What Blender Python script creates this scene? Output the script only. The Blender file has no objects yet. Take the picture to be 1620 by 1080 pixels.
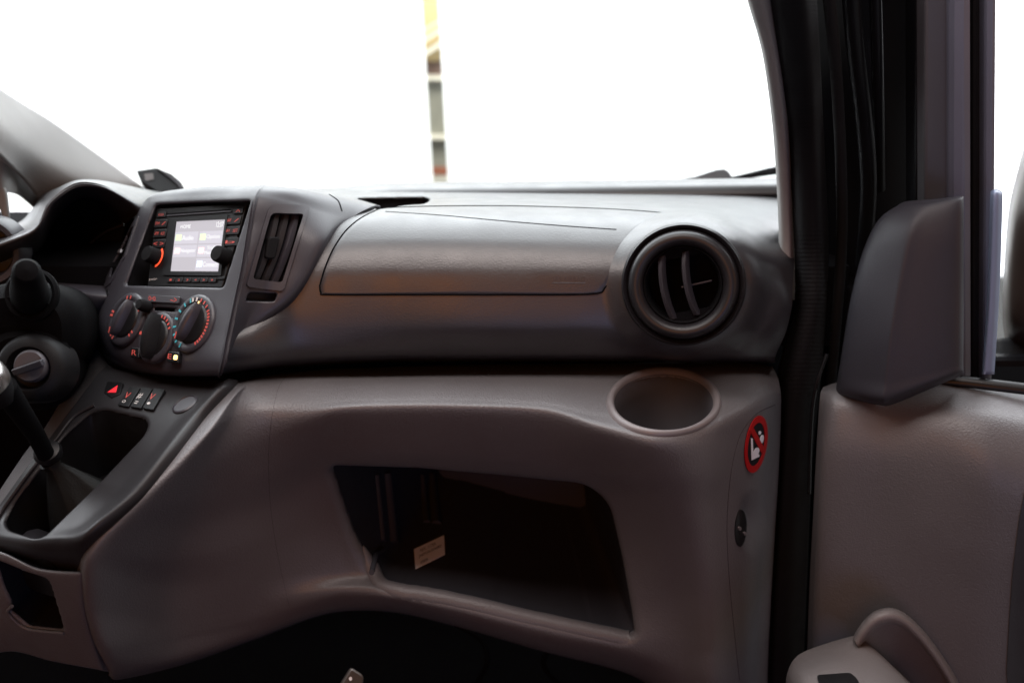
import bpy, math, random
import numpy as np
from mathutils import Vector, Matrix
from mathutils.bvhtree import BVHTree
random.seed(4)
sc = bpy.context.scene
COL = sc.collection
# ------------------------------------------------------------------ camera
F = 1556.0; PITCH = math.radians(20); CZ = 1.40
CAM = Vector((0, 0, CZ))
cp, sp = math.cos(PITCH), math.sin(PITCH)
FW = Vector((0, cp, -sp)); UP = Vector((0, sp, cp)); RT = Vector((1, 0, 0))
cam = bpy.data.objects.new('camera', bpy.data.cameras.new('camera')); COL.objects.link(cam)
cam.location = CAM; cam.rotation_euler = (math.pi/2 - PITCH, 0, 0)
cam.data.sensor_width = 36; cam.data.lens = 36*F/1620
cam.data.clip_start = 0.02; cam.data.clip_end = 200
cam.data.dof.use_dof = True; cam.data.dof.focus_distance = 0.99; cam.data.dof.aperture_fstop = 3.8
sc.camera = cam
# ------------------------------------------------------------------ world: white light ahead, dim garage behind
w = bpy.data.worlds.new('World'); sc.world = w; w.use_nodes = True
nt = w.node_tree; bg = nt.nodes['Background']
tc = nt.nodes.new('ShaderNodeTexCoord'); sx = nt.nodes.new('ShaderNodeSeparateXYZ')
mp = nt.nodes.new('ShaderNodeMapRange'); mp.interpolation_type = 'SMOOTHSTEP'
mp.inputs['From Min'].default_value = 0.15; mp.inputs['From Max'].default_value = 0.8
mp.inputs['To Min'].default_value = 0.012; mp.inputs['To Max'].default_value = 10.5
dp = nt.nodes.new('ShaderNodeVectorMath'); dp.operation = 'DOT_PRODUCT'; dp.inputs[1].default_value = (-.05, .90, .30)
nt.links.new(tc.outputs['Generated'], dp.inputs[0]); nt.links.new(dp.outputs['Value'], mp.inputs['Value']); nt.nodes.remove(sx)
nt.links.new(mp.outputs[0], bg.inputs['Strength']); bg.inputs['Color'].default_value = (0.93, 0.96, 1.0, 1)
def area(name, loc, target, size, power, color, sy=None):
    l = bpy.data.lights.new(name, 'AREA'); l.energy = power; l.color = color; l.size = size
    if sy: l.shape = 'RECTANGLE'; l.size_y = sy
    o = bpy.data.objects.new(name, l); COL.objects.link(o); o.location = loc
    o.rotation_euler = (Vector(target) - Vector(loc)).to_track_quat('-Z', 'Y').to_euler(); return o
area('warm_garage_lamp', (-0.60, -2.0, 2.05), (-0.1, 1.0, 1.05), 1.2, 22, (1.0, 0.34, 0.07), 1.5)
area('headliner_bounce_fill', (-0.10, 0.68, 1.90), (-0.10, .69, 1.0), 1.2, 15, (1.0, 0.87, 0.82), .3)  # added panel below the roof, stands in for light bounced off the headliner
area('wall_gap_fill', (-1.2, 5.3, 3.6), (-0.6, 7.2, .7), 1.5, 330, (1.0, .95, .85))  # added fill, brightens the wall strip between the sheets
area('warm_side_lamp', (1.85, 0.38, 1.55), (-0.3, 1.0, 1.1), 0.9, 3.0, (1.0, 0.38, 0.11))
area('cool_fill', (0.7, -1.5, 0.75), (0.0, 1.0, 0.9), 1.0, 6.0, (0.40, 0.46, 1.0))  # added low fill behind the camera, tints upright faces blue
vs = sc.view_settings; vs.view_transform = 'Standard'; vs.look = 'None'; vs.exposure = -0.32; vs.gamma = 1
sc.cycles.use_denoising = True; sc.cycles.max_bounces = 6
sc.cycles.transparent_max_bounces = 12
# ------------------------------------------------------------------ helpers
def U(px, py, Y):
    d = FW + RT*((px-810)/F) + UP*((540-py)/F)
    return CAM + d*(Y/d.y)
def proj(P):
    v = Vector(P) - CAM; z = v.dot(FW)
    return (810 + F*v.dot(RT)/z, 540 - F*v.dot(UP)/z)
def projn(A):
    V = A - np.array(CAM); z = V @ np.array(FW)
    return np.stack([810 + F*(V @ np.array(RT))/z, 540 - F*(V @ np.array(UP))/z], -1)
MATS = {}
def mat(name, col, rough=0.5, metal=0, bump=0, bscale=700, spec=0.5, emis=0, ecol=None, mottle=0.0, stretch=None, trans=0, coat=0):
    m = bpy.data.materials.new(name); m.use_nodes = True; t = m.node_tree; b = t.nodes['Principled BSDF']
    b.inputs['Base Color'].default_value = (*col, 1); b.inputs['Roughness'].default_value = rough
    b.inputs['Metallic'].default_value = metal; b.inputs['Specular IOR Level'].default_value = spec
    b.inputs['Coat Weight'].default_value = coat
    if emis:
        b.inputs['Emission Color'].default_value = (*(ecol or col), 1); b.inputs['Emission Strength'].default_value = emis
    co = t.nodes.new('ShaderNodeTexCoord')
    # colour wear
    n = t.nodes.new('ShaderNodeTexNoise'); n.inputs['Scale'].default_value = 9; n.inputs['Detail'].default_value = 6
    t.links.new(co.outputs['Object'], n.inputs['Vector'])
    if not emis:
        mx = t.nodes.new('ShaderNodeMix'); mx.data_type = 'RGBA'
        k = mottle or 0.12
        mx.inputs[6].default_value = (*[c*(1-k) for c in col], 1); mx.inputs[7].default_value = (*[min(1, c*(1+k)) for c in col], 1)
        t.links.new(n.outputs['Fac'], mx.inputs[0]); t.links.new(mx.outputs[2], b.inputs['Base Color'])
        n2 = t.nodes.new('ShaderNodeTexNoise'); n2.inputs['Scale'].default_value = 22; n2.inputs['Detail'].default_value = 5
        t.links.new(co.outputs['Object'], n2.inputs['Vector'])
        mr = t.nodes.new('ShaderNodeMapRange'); mr.inputs['From Min'].default_value = .3; mr.inputs['From Max'].default_value = .7
        mr.inputs['To Min'].default_value = max(.02, rough-.05); mr.inputs['To Max'].default_value = min(1, rough+.06)
        t.links.new(n2.outputs['Fac'], mr.inputs[0]); t.links.new(mr.outputs[0], b.inputs['Roughness'])
    if bump:
        mpn = t.nodes.new('ShaderNodeMapping'); mpn.inputs['Scale'].default_value = stretch or (1, 1, 1)
        t.links.new(co.outputs['Object'], mpn.inputs[0])
        v = t.nodes.new('ShaderNodeTexVoronoi'); v.inputs['Scale'].default_value = bscale; v.feature = 'SMOOTH_F1'
        v2 = t.nodes.new('ShaderNodeTexNoise'); v2.inputs['Scale'].default_value = bscale*.55; v2.inputs['Detail'].default_value = 3
        t.links.new(mpn.outputs[0], v2.inputs['Vector']); t.links.new(mpn.outputs[0], v.inputs['Vector'])
        ad = t.nodes.new('ShaderNodeMath'); ad.operation = 'ADD'
        t.links.new(v.outputs['Distance'], ad.inputs[0]); t.links.new(v2.outputs['Fac'], ad.inputs[1])
        bp = t.nodes.new('ShaderNodeBump'); bp.inputs['Strength'].default_value = 1; bp.inputs['Distance'].default_value = bump
        t.links.new(ad.outputs[0], bp.inputs['Height']); t.links.new(bp.outputs[0], b.inputs['Normal'])
    MATS[name] = m; return m
CHAR = mat('charcoal_grained_plastic', (0.024, 0.022, 0.025), .39, spec=.72, bump=.00011, bscale=850, stretch=(.6, 1, 1))
CHARS = mat('charcoal_smooth_plastic', (0.030, 0.028, 0.035), .40, spec=.5, bump=.00008, bscale=1400)
CONS = mat('console_dark_plastic', (0.019, 0.018, 0.020), .42, spec=.25, bump=.00006, bscale=1400)
BEIGE = mat('taupe_grained_plastic', (0.104, 0.100, 0.106), .46, bump=.00030, bscale=620)
BEIGE2 = mat('pillar_taupe_fabric', (0.22, 0.212, 0.208), .75, bump=.0001, bscale=900)
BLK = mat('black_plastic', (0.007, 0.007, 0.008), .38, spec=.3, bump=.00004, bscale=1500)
BLKM = mat('black_rubber', (0.006, 0.006, 0.007), .75, spec=.12, bump=.0001, bscale=900)
BODY = mat('black_jamb_metal', (0.004, 0.004, 0.005), .36, spec=.15)
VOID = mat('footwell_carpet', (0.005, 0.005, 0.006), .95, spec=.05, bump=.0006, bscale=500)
SEAM = mat('seam_shadow_black', (0.004, 0.004, 0.005), .9, spec=.05)  # near-black; groove shade put into the seam tubes' colour; cables share it
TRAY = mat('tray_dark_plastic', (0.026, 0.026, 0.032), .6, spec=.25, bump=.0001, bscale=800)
CHROME = mat('satin_chrome', (0.62, 0.60, 0.58), .28, metal=1)
DIMM = mat('grey_metal', (0.30, 0.28, 0.29), .4, metal=.7)
RED = mat('red_backlit_glyph', (0.4, 0.05, 0.04), .5, emis=.20, ecol=(1, .20, .16))
REDR = mat('red_lit_ring', (0.9, 0.10, 0.04), .5, emis=.7, ecol=(1, .10, .03))
BLUE = mat('blue_backlit_glyph', (0.03, 0.25, 0.3), .5, emis=.20, ecol=(.05, .55, .65))
AMB = mat('amber_lit_lamp', (1, .6, .2), .5, emis=3.0, ecol=(1, .66, .24))
GREYG = mat('grey_print', (0.5, 0.47, 0.46), .5)
SCRN = mat('lit_display', (.02, .02, .02), .6, spec=.1, emis=.85, ecol=(.88, .83, .90))
SCRN2 = mat('lit_display_tile', (.02, .02, .02), .6, spec=.1, emis=1.0, ecol=(.90, .86, .95))
SCRW = mat('lit_display_text', (.02, .02, .02), .6, emis=1.5, ecol=(1, 1, 1))
SCRG = mat('lit_display_green', (.5, .9, .3), .2, emis=.75, ecol=(.76, .90, .70))
SCRP = mat('lit_display_pink', (.9, .5, .5), .2, emis=.75, ecol=(.92, .80, .80))
SCRB = mat('lit_display_blue', (.5, .7, .9), .2, emis=.85, ecol=(.80, .88, .98))
PAPER = mat('white_paper', (0.68, 0.70, 0.76), .7, spec=.1)
INK = mat('black_ink', (0.012, 0.012, 0.015), .7, spec=.1)
SRED = mat('red_print', (0.36, 0.008, 0.010), .6, spec=.15)
def link(name, me, m, parent=None, smooth=True):
    o = bpy.data.objects.new(name, me); COL.objects.link(o)
    if m: me.materials.append(m)
    if smooth:
        me.polygons.foreach_set('use_smooth', [True]*len(me.polygons))
    if parent: o.parent = parent; o.matrix_parent_inverse = parent.matrix_world.inverted()
    me.update(); return o
def mesh(name, v, f, m, parent=None, smooth=True, bevel=0, auto=None):
    me = bpy.data.meshes.new(name); me.from_pydata([tuple(p) for p in v], [], [tuple(x) for x in f]); me.validate()
    o = link(name, me, m, parent, smooth)
    if bevel:
        b = o.modifiers.new('bevel', 'BEVEL'); b.width = bevel; b.segments = 2; b.limit_method = 'ANGLE'; b.angle_limit = math.radians(40)
    if auto:
        o.data.set_sharp_from_angle(angle=math.radians(auto))
    return o
def thing(name, label, cat, loc, group=None):
    o = bpy.data.objects.new(name, None); COL.objects.link(o); o.location = loc; o.empty_display_size = .05
    o['label'] = label; o['category'] = cat
    if group: o['group'] = group
    bpy.context.view_layer.update(); return o
def tag(o, label, cat, group=None):
    o['label'] = label; o['category'] = cat
    if group: o['group'] = group
    return o
def struct(o): o['kind'] = 'structure'; return o
def rpoly(pts, r=8, n=6):
    """closed pixel polygon with rounded corners"""
    out = []; k = len(pts)
    rs = r if isinstance(r, (list, tuple)) else [r]*k
    for i in range(k):
        a, b, c = Vector(pts[i-1]), Vector(pts[i]), Vector(pts[(i+1) % k])
        d1, d2 = (a-b), (c-b); q = min(rs[i], d1.length*.48, d2.length*.48)
        p1, p2 = b+d1.normalized()*q, b+d2.normalized()*q
        for j in range(n+1):
            t = j/n; out.append(((1-t)**2*p1 + 2*t*(1-t)*b + t*t*p2).to_tuple())
    return out
def resample(poly, step=3.0, closed=True):
    out = []; n = len(poly)
    for i in range(n if closed else n-1):
        a, b = Vector(poly[i]), Vector(poly[(i+1) % n]); L = (b-a).length
        k = max(1, int(round(L/step)))
        if L < 1e-6: continue
        for j in range(k): out.append((a+(b-a)*(j/k)).to_tuple())
    if not closed: out.append(tuple(poly[-1]))
    return out
def sdpoly(P, poly):
    """signed distance (negative inside) and nearest point; P (N,2)"""
    P = np.asarray(P, float); best = np.full(len(P), 1e18); near = np.zeros_like(P); s = np.ones(len(P)); n = len(poly)
    for i in range(n):
        a = np.array(poly[i-1], float); b = np.array(poly[i], float); e = b-a; L = e@e
        if L < 1e-9: continue
        t = np.clip(((P-a)@e)/L, 0, 1); q = a+t[:, None]*e; d = ((P-q)**2).sum(1)
        m = d < best; best[m] = d[m]; near[m] = q[m]
        c1 = P[:, 1] >= a[1]; c2 = P[:, 1] < b[1]; c3 = e[0]*(P[:, 1]-a[1]) > e[1]*(P[:, 0]-a[0])
        s[(c1 & c2 & c3) | (~c1 & ~c2 & ~c3)] *= -1
    return s*np.sqrt(best), near
def crom(A, n):
    """interpolate control points along axis 0 (array k,...,3) to n samples"""
    A = np.asarray(A, float); k = len(A)
    E = np.concatenate([[2*A[0]-A[1]], A, [2*A[-1]-A[-2]]])
    out = []
    for t in np.linspace(0, k-1, n):
        i = min(int(t), k-2); u = t-i; p0, p1, p2, p3 = E[i], E[i+1], E[i+2], E[i+3]
        m1 = (p2-p0)*.5*.9; m2 = (p3-p1)*.5*.9
        out.append((2*u**3-3*u*u+1)*p1+(u**3-2*u*u+u)*m1+(-2*u**3+3*u*u)*p2+(u**3-u*u)*m2)
    return np.array(out)
def curve(pts, n):
    return [tuple(p) for p in crom(np.array(pts, float), n)]
class Surf:
    """smooth surface through control points (pixel x, pixel y, depth Y): real 3D patch"""
    def __init__(s, rows, nu, nv):
        C = np.array([[tuple(U(*p)) for p in r] for r in rows])
        G = crom(C, nv)                       # (nv, k, 3)
        G = np.swapaxes(crom(np.swapaxes(G, 0, 1), nu), 0, 1)   # (nv, nu, 3)
        s.G = G; s.nu, s.nv = nu, nv; s.V = G.reshape(-1, 3)
        s.faces = [(j*nu+i, j*nu+i+1, (j+1)*nu+i+1, (j+1)*nu+i) for j in range(nv-1) for i in range(nu-1)]
        s.bvh = BVHTree.FromPolygons([Vector(v) for v in s.V], s.faces)
        du = np.gradient(G, axis=1); dv = np.gradient(G, axis=0); N = np.cross(du, dv)
        N /= np.maximum(np.linalg.norm(N, axis=2, keepdims=True), 1e-12)
        c = G[nv//2, nu//2]
        # orient: majority facing the camera
        if (((np.array(CAM)-G)*N).sum(2) < 0).mean() > .5: N = -N; s.flip = True
        else: s.flip = False
        s.N = N.reshape(-1, 3)
    def hit(s, px, py, off=0.0):
        d = (FW + RT*((px-810)/F) + UP*((540-py)/F)).normalized()
        loc, n, i, dist = s.bvh.ray_cast(CAM, d)
        if loc is None:
            # nearest point along the ray at its expected range
            j = np.argmin(((projn(s.V)-np.array([px, py]))**2).sum(1)); loc = Vector(s.V[j]); n = Vector(s.N[j])
        else:
            j = s.faces[i][0]; n = Vector(s.N[j])
        return loc + n*off, n
    def mesh(s, name, m, parent=None, holes=(), thick=.003, disp=None):
        V = s.V.copy(); PX = projn(V); keep = np.ones(len(s.faces), bool); Fa = np.array(s.faces)
        for h in holes:
            poly, R, rm = h['poly'], h.get('R', 6), h.get('rm', .003)
            sd, near = sdpoly(PX, poly)
            ins = sd < 0
            keep &= ~ins[Fa].all(1)
            used = np.zeros(len(V), bool); used[np.unique(Fa[keep])] = True
            mv = np.where(ins & used)[0]
            for k in mv:
                p, n = s.hit(*near[k]); V[k] = p
            t = np.clip((R-np.maximum(sd, 0))/R, 0, 1)
            V = V - s.N*(rm*(1-np.sqrt(np.maximum(0, 1-t*t))))[:, None]
        if disp is not None:
            V = V + s.N*disp(PX)[:, None]
        Fk = Fa[keep]
        if s.flip: Fk = Fk[:, ::-1]
        idx = np.full(len(V), -1); u = np.unique(Fk); idx[u] = np.arange(len(u))
        # make geometric normals agree with s.N
        a, b, c = V[Fk[0][0]], V[Fk[0][1]], V[Fk[0][2]]
        o = mesh(name, V[u], idx[Fk].tolist(), m, parent)
        nn = np.array([p.normal[:] for p in o.data.polygons[:400]])
        if (nn*s.N[Fk[:400, 0]]).sum(1).mean() < 0: o.data.flip_normals()
        if thick:
            md = o.modifiers.new('thick', 'SOLIDIFY'); md.thickness = thick; md.offset = -1
        return o
    def ring(s, poly, off=0.0, step=3):
        return [s.hit(x, y, off)[0] for x, y in resample(poly, step)]
    def patch(s, name, poly, m, parent, off=.0008, rings=8, step=4, skirt=.002, inner=0.0, ctr=None, rnd=0.0):
        """thin raised piece lying on the surface with the given pixel outline"""
        P = [Vector(p) for p in resample(poly, step)]; c = Vector(ctr) if ctr else sum(P, Vector((0, 0)))/len(P)
        v, f = [], []; n = len(P)
        lev = [1-(1-inner)*(k/rings) for k in range(rings+1)]
        q0 = [s.hit(*p) for p in P]
        v += [a+b*(off-skirt) for a, b in q0]
        for k, l in enumerate(lev):
            o = off
            for p in P:
                x = c+(p-c)*l
                if rnd:
                    dd = (p-x).length; o = off-rnd*(max(0, 1-dd/6.0))**2
                a, b = s.hit(x.x, x.y); v.append(a+b*o)
        R = rings+2
        for k in range(R-1):
            for i in range(n): f.append((k*n+i, k*n+(i+1) % n, (k+1)*n+(i+1) % n, (k+1)*n+i))
        if inner > 0:
            base = len(v)
            for p in P:
                x = c+(p-c)*inner; a, b = s.hit(x.x, x.y); v.append(a+b*(off-skirt))
            for i in range(n): f.append(((R-1)*n+i, (R-1)*n+(i+1) % n, base+(i+1) % n, base+i))
        o = mesh(name, v, f, m, parent); 
        if rings and (o.data.polygons[n+1].normal.dot(CAM-Vector(v[n])) < 0): o.data.flip_normals()
        o.data.set_sharp_from_angle(angle=math.radians(50))
        return o
    def line(s, name, pts, m, parent, r=.0012, off=0.0, step=5, closed=False):
        P = resample(pts, step, closed)
        return tube(name, [s.hit(x, y, off)[0] for x, y in P], r, m, parent, closed=closed, seg=8)
def tube(name, pts, r, m, parent=None, closed=False, seg=12, sx=1.0):
    pts = [Vector(p) for p in pts]; n = len(pts); rs = r if isinstance(r, (list, tuple)) else [r]*n
    v, f = [], []; ref = None
    for i, p in enumerate(pts):
        a = pts[i-1] if (i or closed) else p; b = pts[(i+1) % n] if (i < n-1 or closed) else p
        t = (b-a).normalized()
        if ref is None: ref = t.orthogonal().normalized()
        ref = (ref-t*ref.dot(t)).normalized(); bi = t.cross(ref)
        for k in range(seg):
            an = 2*math.pi*k/seg; v.append(p+(ref*math.cos(an)*sx+bi*math.sin(an))*rs[i])
    for i in range(n if closed else n-1):
        for k in range(seg):
            f.append((i*seg+k, i*seg+(k+1) % seg, ((i+1) % n)*seg+(k+1) % seg, ((i+1) % n)*seg+k))
    if not closed: f += [tuple(range(seg))[::-1], tuple(range((n-1)*seg, n*seg))]
    return mesh(name, v, f, m, parent, auto=60)
def frame(axis, up=Vector((0, 0, 1))):
    a = Vector(axis).normalized(); x = up.cross(a)
    if x.length < 1e-4: x = Vector((1, 0, 0))
    x.normalize(); y = a.cross(x); return x, y, a      # x right-ish, y up-ish
def lathe(name, prof, c, axis, m, parent=None, seg=56, cap=True, auto=45, sy=1.0):
    x, y, a = frame(axis); c = Vector(c); v, f = [], []
    for r, h in prof:
        for k in range(seg):
            an = 2*math.pi*k/seg; v.append(c+(x*math.cos(an)+y*math.sin(an)*sy)*r+a*h)
    for i in range(len(prof)-1):
        for k in range(seg): f.append((i*seg+k, i*seg+(k+1) % seg, (i+1)*seg+(k+1) % seg, (i+1)*seg+k))
    if cap: f += [tuple(range(seg))[::-1], tuple(range((len(prof)-1)*seg, len(prof)*seg))]
    return mesh(name, v, f, m, parent, auto=auto)
def loft(name, rings, m, parent=None, cap0=False, cap1=True, auto=50, flip=False):
    n = len(rings[0]); v = [p for r in rings for p in r]; f = []
    for i in range(len(rings)-1):
        for k in range(n): f.append((i*n+k, i*n+(k+1) % n, (i+1)*n+(k+1) % n, (i+1)*n+k))
    if cap0: f.append(tuple(range(n))[::-1])
    if cap1: f.append(tuple(range((len(rings)-1)*n, len(rings)*n)))
    return mesh(name, v, f, m, parent, auto=auto)
class Plane:
    def __init__(s, a, b, c):
        s.p = Vector(a); s.n = (Vector(b)-s.p).cross(Vector(c)-s.p).normalized()
        if s.n.dot(CAM-s.p) < 0: s.n = -s.n
        x = Vector((1, 0, 0)); s.x = (x-s.n*x.dot(s.n)).normalized(); s.y = s.n.cross(s.x)
        if s.y.z < 0: s.y = -s.y
    def hit(s, px, py, h=0.0):
        d = FW + RT*((px-810)/F) + UP*((540-py)/F); q = s.p+s.n*h
        return CAM + d*((q-CAM).dot(s.n)/d.dot(s.n))
    def shifted(s, h):
        t = Plane.__new__(Plane); t.p = s.p+s.n*h; t.n, t.x, t.y = s.n, s.x, s.y; return t
    def prism(s, name, poly, m, parent=None, h0=-.002, h1=0.0, bevel=0.0006):
        top = [s.hit(x, y, h1) for x, y in poly]; bot = [p+s.n*(h0-h1) for p in top]; n = len(poly)
        f = [tuple(range(n)), tuple(range(n, 2*n))[::-1]]
        f += [(i, i+n, (i+1) % n+n, (i+1) % n) for i in range(n)]
        o = mesh(name, top+bot, f, m, parent, smooth=True, bevel=bevel, auto=30)
        if o.data.polygons[0].normal.dot(s.n) < 0: o.data.flip_normals()
        return o
    def text(s, name, txt, quad, m, parent, h=.0004):
        """lettering fitted to a pixel quad TL TR BR BL lying on this plane"""
        V, Fs = text_mesh(txt)
        tl, tr, br, bl = [s.hit(x, y, h) for x, y in quad]
        out = []
        for x, y in V: out.append((bl*(1-x)+br*x)*(1-y)+(tl*(1-x)+tr*x)*y)
        return mesh(name, out, Fs, m, parent, smooth=False)
_tc = {}
def text_mesh(txt):
    if txt in _tc: return _tc[txt]
    cu = bpy.data.curves.new('t', 'FONT'); cu.body = txt; cu.resolution_u = 3
    cu.align_x = 'CENTER'
    o = bpy.data.objects.new('t', cu); COL.objects.link(o); dg = bpy.context.evaluated_depsgraph_get(); dg.update()
    me = o.evaluated_get(dg).to_mesh(); A = [(v.co.x, v.co.y) for v in me.vertices]; Fs = [tuple(p.vertices) for p in me.polygons]
    xs = [a[0] for a in A]; ys = [a[1] for a in A]; x0, x1, y0, y1 = min(xs), max(xs), min(ys), max(ys)
    A = [((a-x0)/(x1-x0), (b-y0)/(y1-y0)) for a, b in A]
    bpy.data.objects.remove(o); bpy.data.curves.remove(cu); _tc[txt] = (A, Fs); return A, Fs
def box(name, lo, hi, m, parent=None, bevel=.002):
    x0, y0, z0 = lo; x1, y1, z1 = hi
    v = [(x, y, z) for z in (z0, z1) for y in (y0, y1) for x in (x0, x1)]
    f = [(0, 2, 3, 1), (4, 5, 7, 6), (0, 1, 5, 4), (2, 6, 7, 3), (0, 4, 6, 2), (1, 3, 7, 5)]
    return mesh(name, v, f, m, parent, smooth=False, bevel=bevel)
def bar(name, a, b, wdt, thk, m, parent, up=Vector((0, 0, 1)), bevel=.0008):
    a, b = Vector(a), Vector(b); t = (b-a).normalized(); s = t.cross(up).normalized(); u = s.cross(t)
    v = [p+s*(i*wdt/2)+u*(j*thk/2) for p in (a, b) for i in (-1, 1) for j in (-1, 1)]
    f = [(0, 1, 3, 2), (4, 6, 7, 5), (0, 4, 5, 1), (2, 3, 7, 6), (0, 2, 6, 4), (1, 5, 7, 3)]
    return mesh(name, v, f, m, parent, smooth=False, bevel=bevel)

# ================================================================== OUTSIDE
CONC = mat('concrete_floor', (0.14, 0.14, 0.135), .9, spec=.1, bump=.001, bscale=40)
gr = struct(mesh('ground', [(-40, -30, 0), (40, -30, 0), (40, 60, 0), (-40, 60, 0)], [(0, 1, 2, 3)], CONC, smooth=False))
SHEET = mat('white_sheet_fabric', (0.86, 0.87, 0.88), .8, bump=.002, bscale=12)
_t = SHEET.node_tree; _tl = _t.nodes.new('ShaderNodeBsdfTranslucent'); _tl.inputs[0].default_value = (.93, .95, .97, 1)
_ms = _t.nodes.new('ShaderNodeMixShader'); _ms.inputs[0].default_value = .8
_t.links.new(_t.nodes['Principled BSDF'].outputs[0], _ms.inputs[1]); _t.links.new(_tl.outputs[0], _ms.inputs[2]); _t.links.new(_ms.outputs[0], _t.nodes['Material Output'].inputs[0])
WALLM = mat('grey_cladding', (0.27, 0.27, 0.235), .8, bump=.004, bscale=14, mottle=.2)
WALLC = mat('cream_cladding', (0.62, 0.50, 0.28), .8, mottle=.12)
BROWN = mat('brown_beam_paint', (0.20, 0.13, 0.11), .7, mottle=.3)
BRICK = mat('red_brick', (0.36, 0.13, 0.08), .8, mottle=.3)
WHITE = mat('white_steel_paint', (0.85, 0.83, 0.74), .5)
# two white backdrop sheets with a narrow gap between them (edges lean a little)
YS = 4.8
def wpt(px, py, Y): p = U(px, py, Y); return (p.x, p.y, p.z)
def quad_plate(name, q, thk, m, parent=None):
    return mesh(name, list(q), [(0, 1, 2, 3)], m, parent, smooth=False)   # a hung cloth: one sheet
def xat(y0, x0, y1, x1, z):   # x on the line through two pixels at depth YS, at height z
    a, b = U(x0, y0, YS), U(x1, y1, YS); t = (z-a.z)/(b.z-a.z); return a.x+(b.x-a.x)*t
for nm, lab, (e0, e1), far in (('backdrop_sheet', 'white backdrop sheet seen through the windscreen, left of the narrow gap', (667, 684.5), -6.5),
                          ('backdrop_sheet', 'white backdrop sheet seen through the windscreen, right of the narrow gap', (693.5, 709), 3.4)):
    zt, zb = 2.6, 0.01
    q = [(xat(0, e0, 285, e1, zt), YS, zt), (xat(0, e0, 285, e1, zb), YS, zb), (far, YS, zb), (far, YS, zt)]
    tag(quad_plate(nm, q, .03, SHEET), lab, 'backdrop', 'white backdrop sheets ahead of the van')
wl = thing('warehouse_wall', 'cream and grey clad warehouse wall with white braces seen in the gap', 'wall', (-0.5, 7.2, 0))
YW = 7.2
def zrow(py): return U(690, py, YW).z
def wband(name, y0, y1, m, dy=0, x0=-3, x1=1.5):
    return box(name, (x0, YW-dy, zrow(y1)), (x1, YW+.15, zrow(y0)), m, wl, 0)
wband('upper_cladding', -300, 97, WALLC); wband('beam', 97, 118, BROWN, .02); wband('rail', 119, 126, WHITE, .06)
wband('lower_cladding', 126, 264, WALLM); wband('rail', 213, 219, WHITE, .06); wband('brick_course', 264, 276, BRICK, .02)
wband('plinth', 276, 287, WHITE, .01)
for (a, b, t) in (((655, 74), (725, 30), 4), ((655, 96), (725, 52), 5.5), ((650, 62), (720, 18), 2.5)):
    bar('brace', U(a[0], a[1], YW-.1), U(b[0], b[1], YW-.1), .03, t/F*YW*1.2, WHITE, wl, bevel=0)

# ================================================================== DASHBOARD
dash = thing('dashboard', 'charcoal and taupe van dashboard with round air vent, open glove box and lit radio', 'dashboard', (0, 1.2, .75))
# --- upper passenger panel
cols = [330, 400, 470, 600, 720, 860, 980, 1100, 1185, 1232, 1262]
def R(ys, Ys): return [(c, y, d) for c, y, d in zip(cols, ys, Ys)]
rows = [
 R([300,300,300,303,304,305,306,307,309,311,312], [1.34]*11),
 R([312,312,312,314,314,315,317,320,324,328,330], [1.26,1.26,1.26,1.27,1.27,1.27,1.27,1.27,1.27,1.28,1.29]),
 R([325,325,325,325,325,326,328,334,345,356,362], [1.16,1.16,1.16,1.16,1.16,1.16,1.16,1.17,1.18,1.19,1.20]),
 R([345,345,344,343,344,346,349,354,366,384,394], [1.07,1.07,1.07,1.07,1.07,1.07,1.07,1.08,1.10,1.12,1.14]),
 R([385,385,383,378,378,380,382,388,398,412,420], [1.02,1.02,1.025,1.025,1.025,1.025,1.025,1.03,1.04,1.06,1.085]),
 R([430,428,425,424,424,424,424,428,436,446,452], [0.985,.99,1.0,1.0,1.0,1.0,1.0,1.01,1.02,1.04,1.06]),
 R([475,475,472,470,470,470,470,472,478,482,484], [0.955,.97,.985,.99,.99,.99,.99,1.0,1.015,1.03,1.045]),
 R([530,525,522,520,520,520,520,522,524,524,526], [0.93,.95,.975,.985,.985,.985,.985,.995,1.01,1.025,1.04]),
 R([572,566,560,556,555,555,555,555,556,556,557], [0.925,.945,.975,.99,.995,.995,.995,1.0,1.015,1.03,1.042]),
 R([592,582,575,568,567,567,567,567,568,569,570], [0.945,.965,.995,1.01,1.015,1.015,1.015,1.02,1.03,1.045,1.055]),
 R([590,585,580,573,572,572,572,572,573,574,574], [1.02,1.04,1.06,1.08,1.09,1.09,1.09,1.09,1.10,1.12,1.13]),
]
# right end follows the cut edge (1253,483)->(1225,572)
for r, xe in zip(rows, [1262,1262,1262,1258,1256,1254,1253,1243,1229,1226,1226]):
    r[-1] = (xe, r[-1][1], r[-1][2]); 
    if xe-22 < r[-2][0]: r[-2] = (xe-18, r[-2][1], r[-2][2])
    if r[-3][0] > xe-45: r[-3] = (xe-50, r[-3][1], r[-3][2])
for i, (d0, d1) in {2:(.10,.06), 3:(.10,.06), 4:(.10,.05), 5:(.10,.04), 6:(.06,.015)}.items():
    rows[i][0] = (rows[i][0][0]+30, rows[i][0][1], rows[i][0][2]+d0); rows[i][1] = (rows[i][1][0]+10, rows[i][1][1], rows[i][1][2]+d1)
for i in (7, 8, 9): rows[i][0] = (351, rows[i][0][1], rows[i][0][2]+.004)
UPS = Surf(rows, 330, 150)
vc = (1087, 452)                        # round vent centre
defr = rpoly([(560, 311), (672, 309), (682, 314), (672, 321), (640, 323), (600, 330), (575, 322)], [4, 7, 7, 7, 10, 4, 4])
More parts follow.
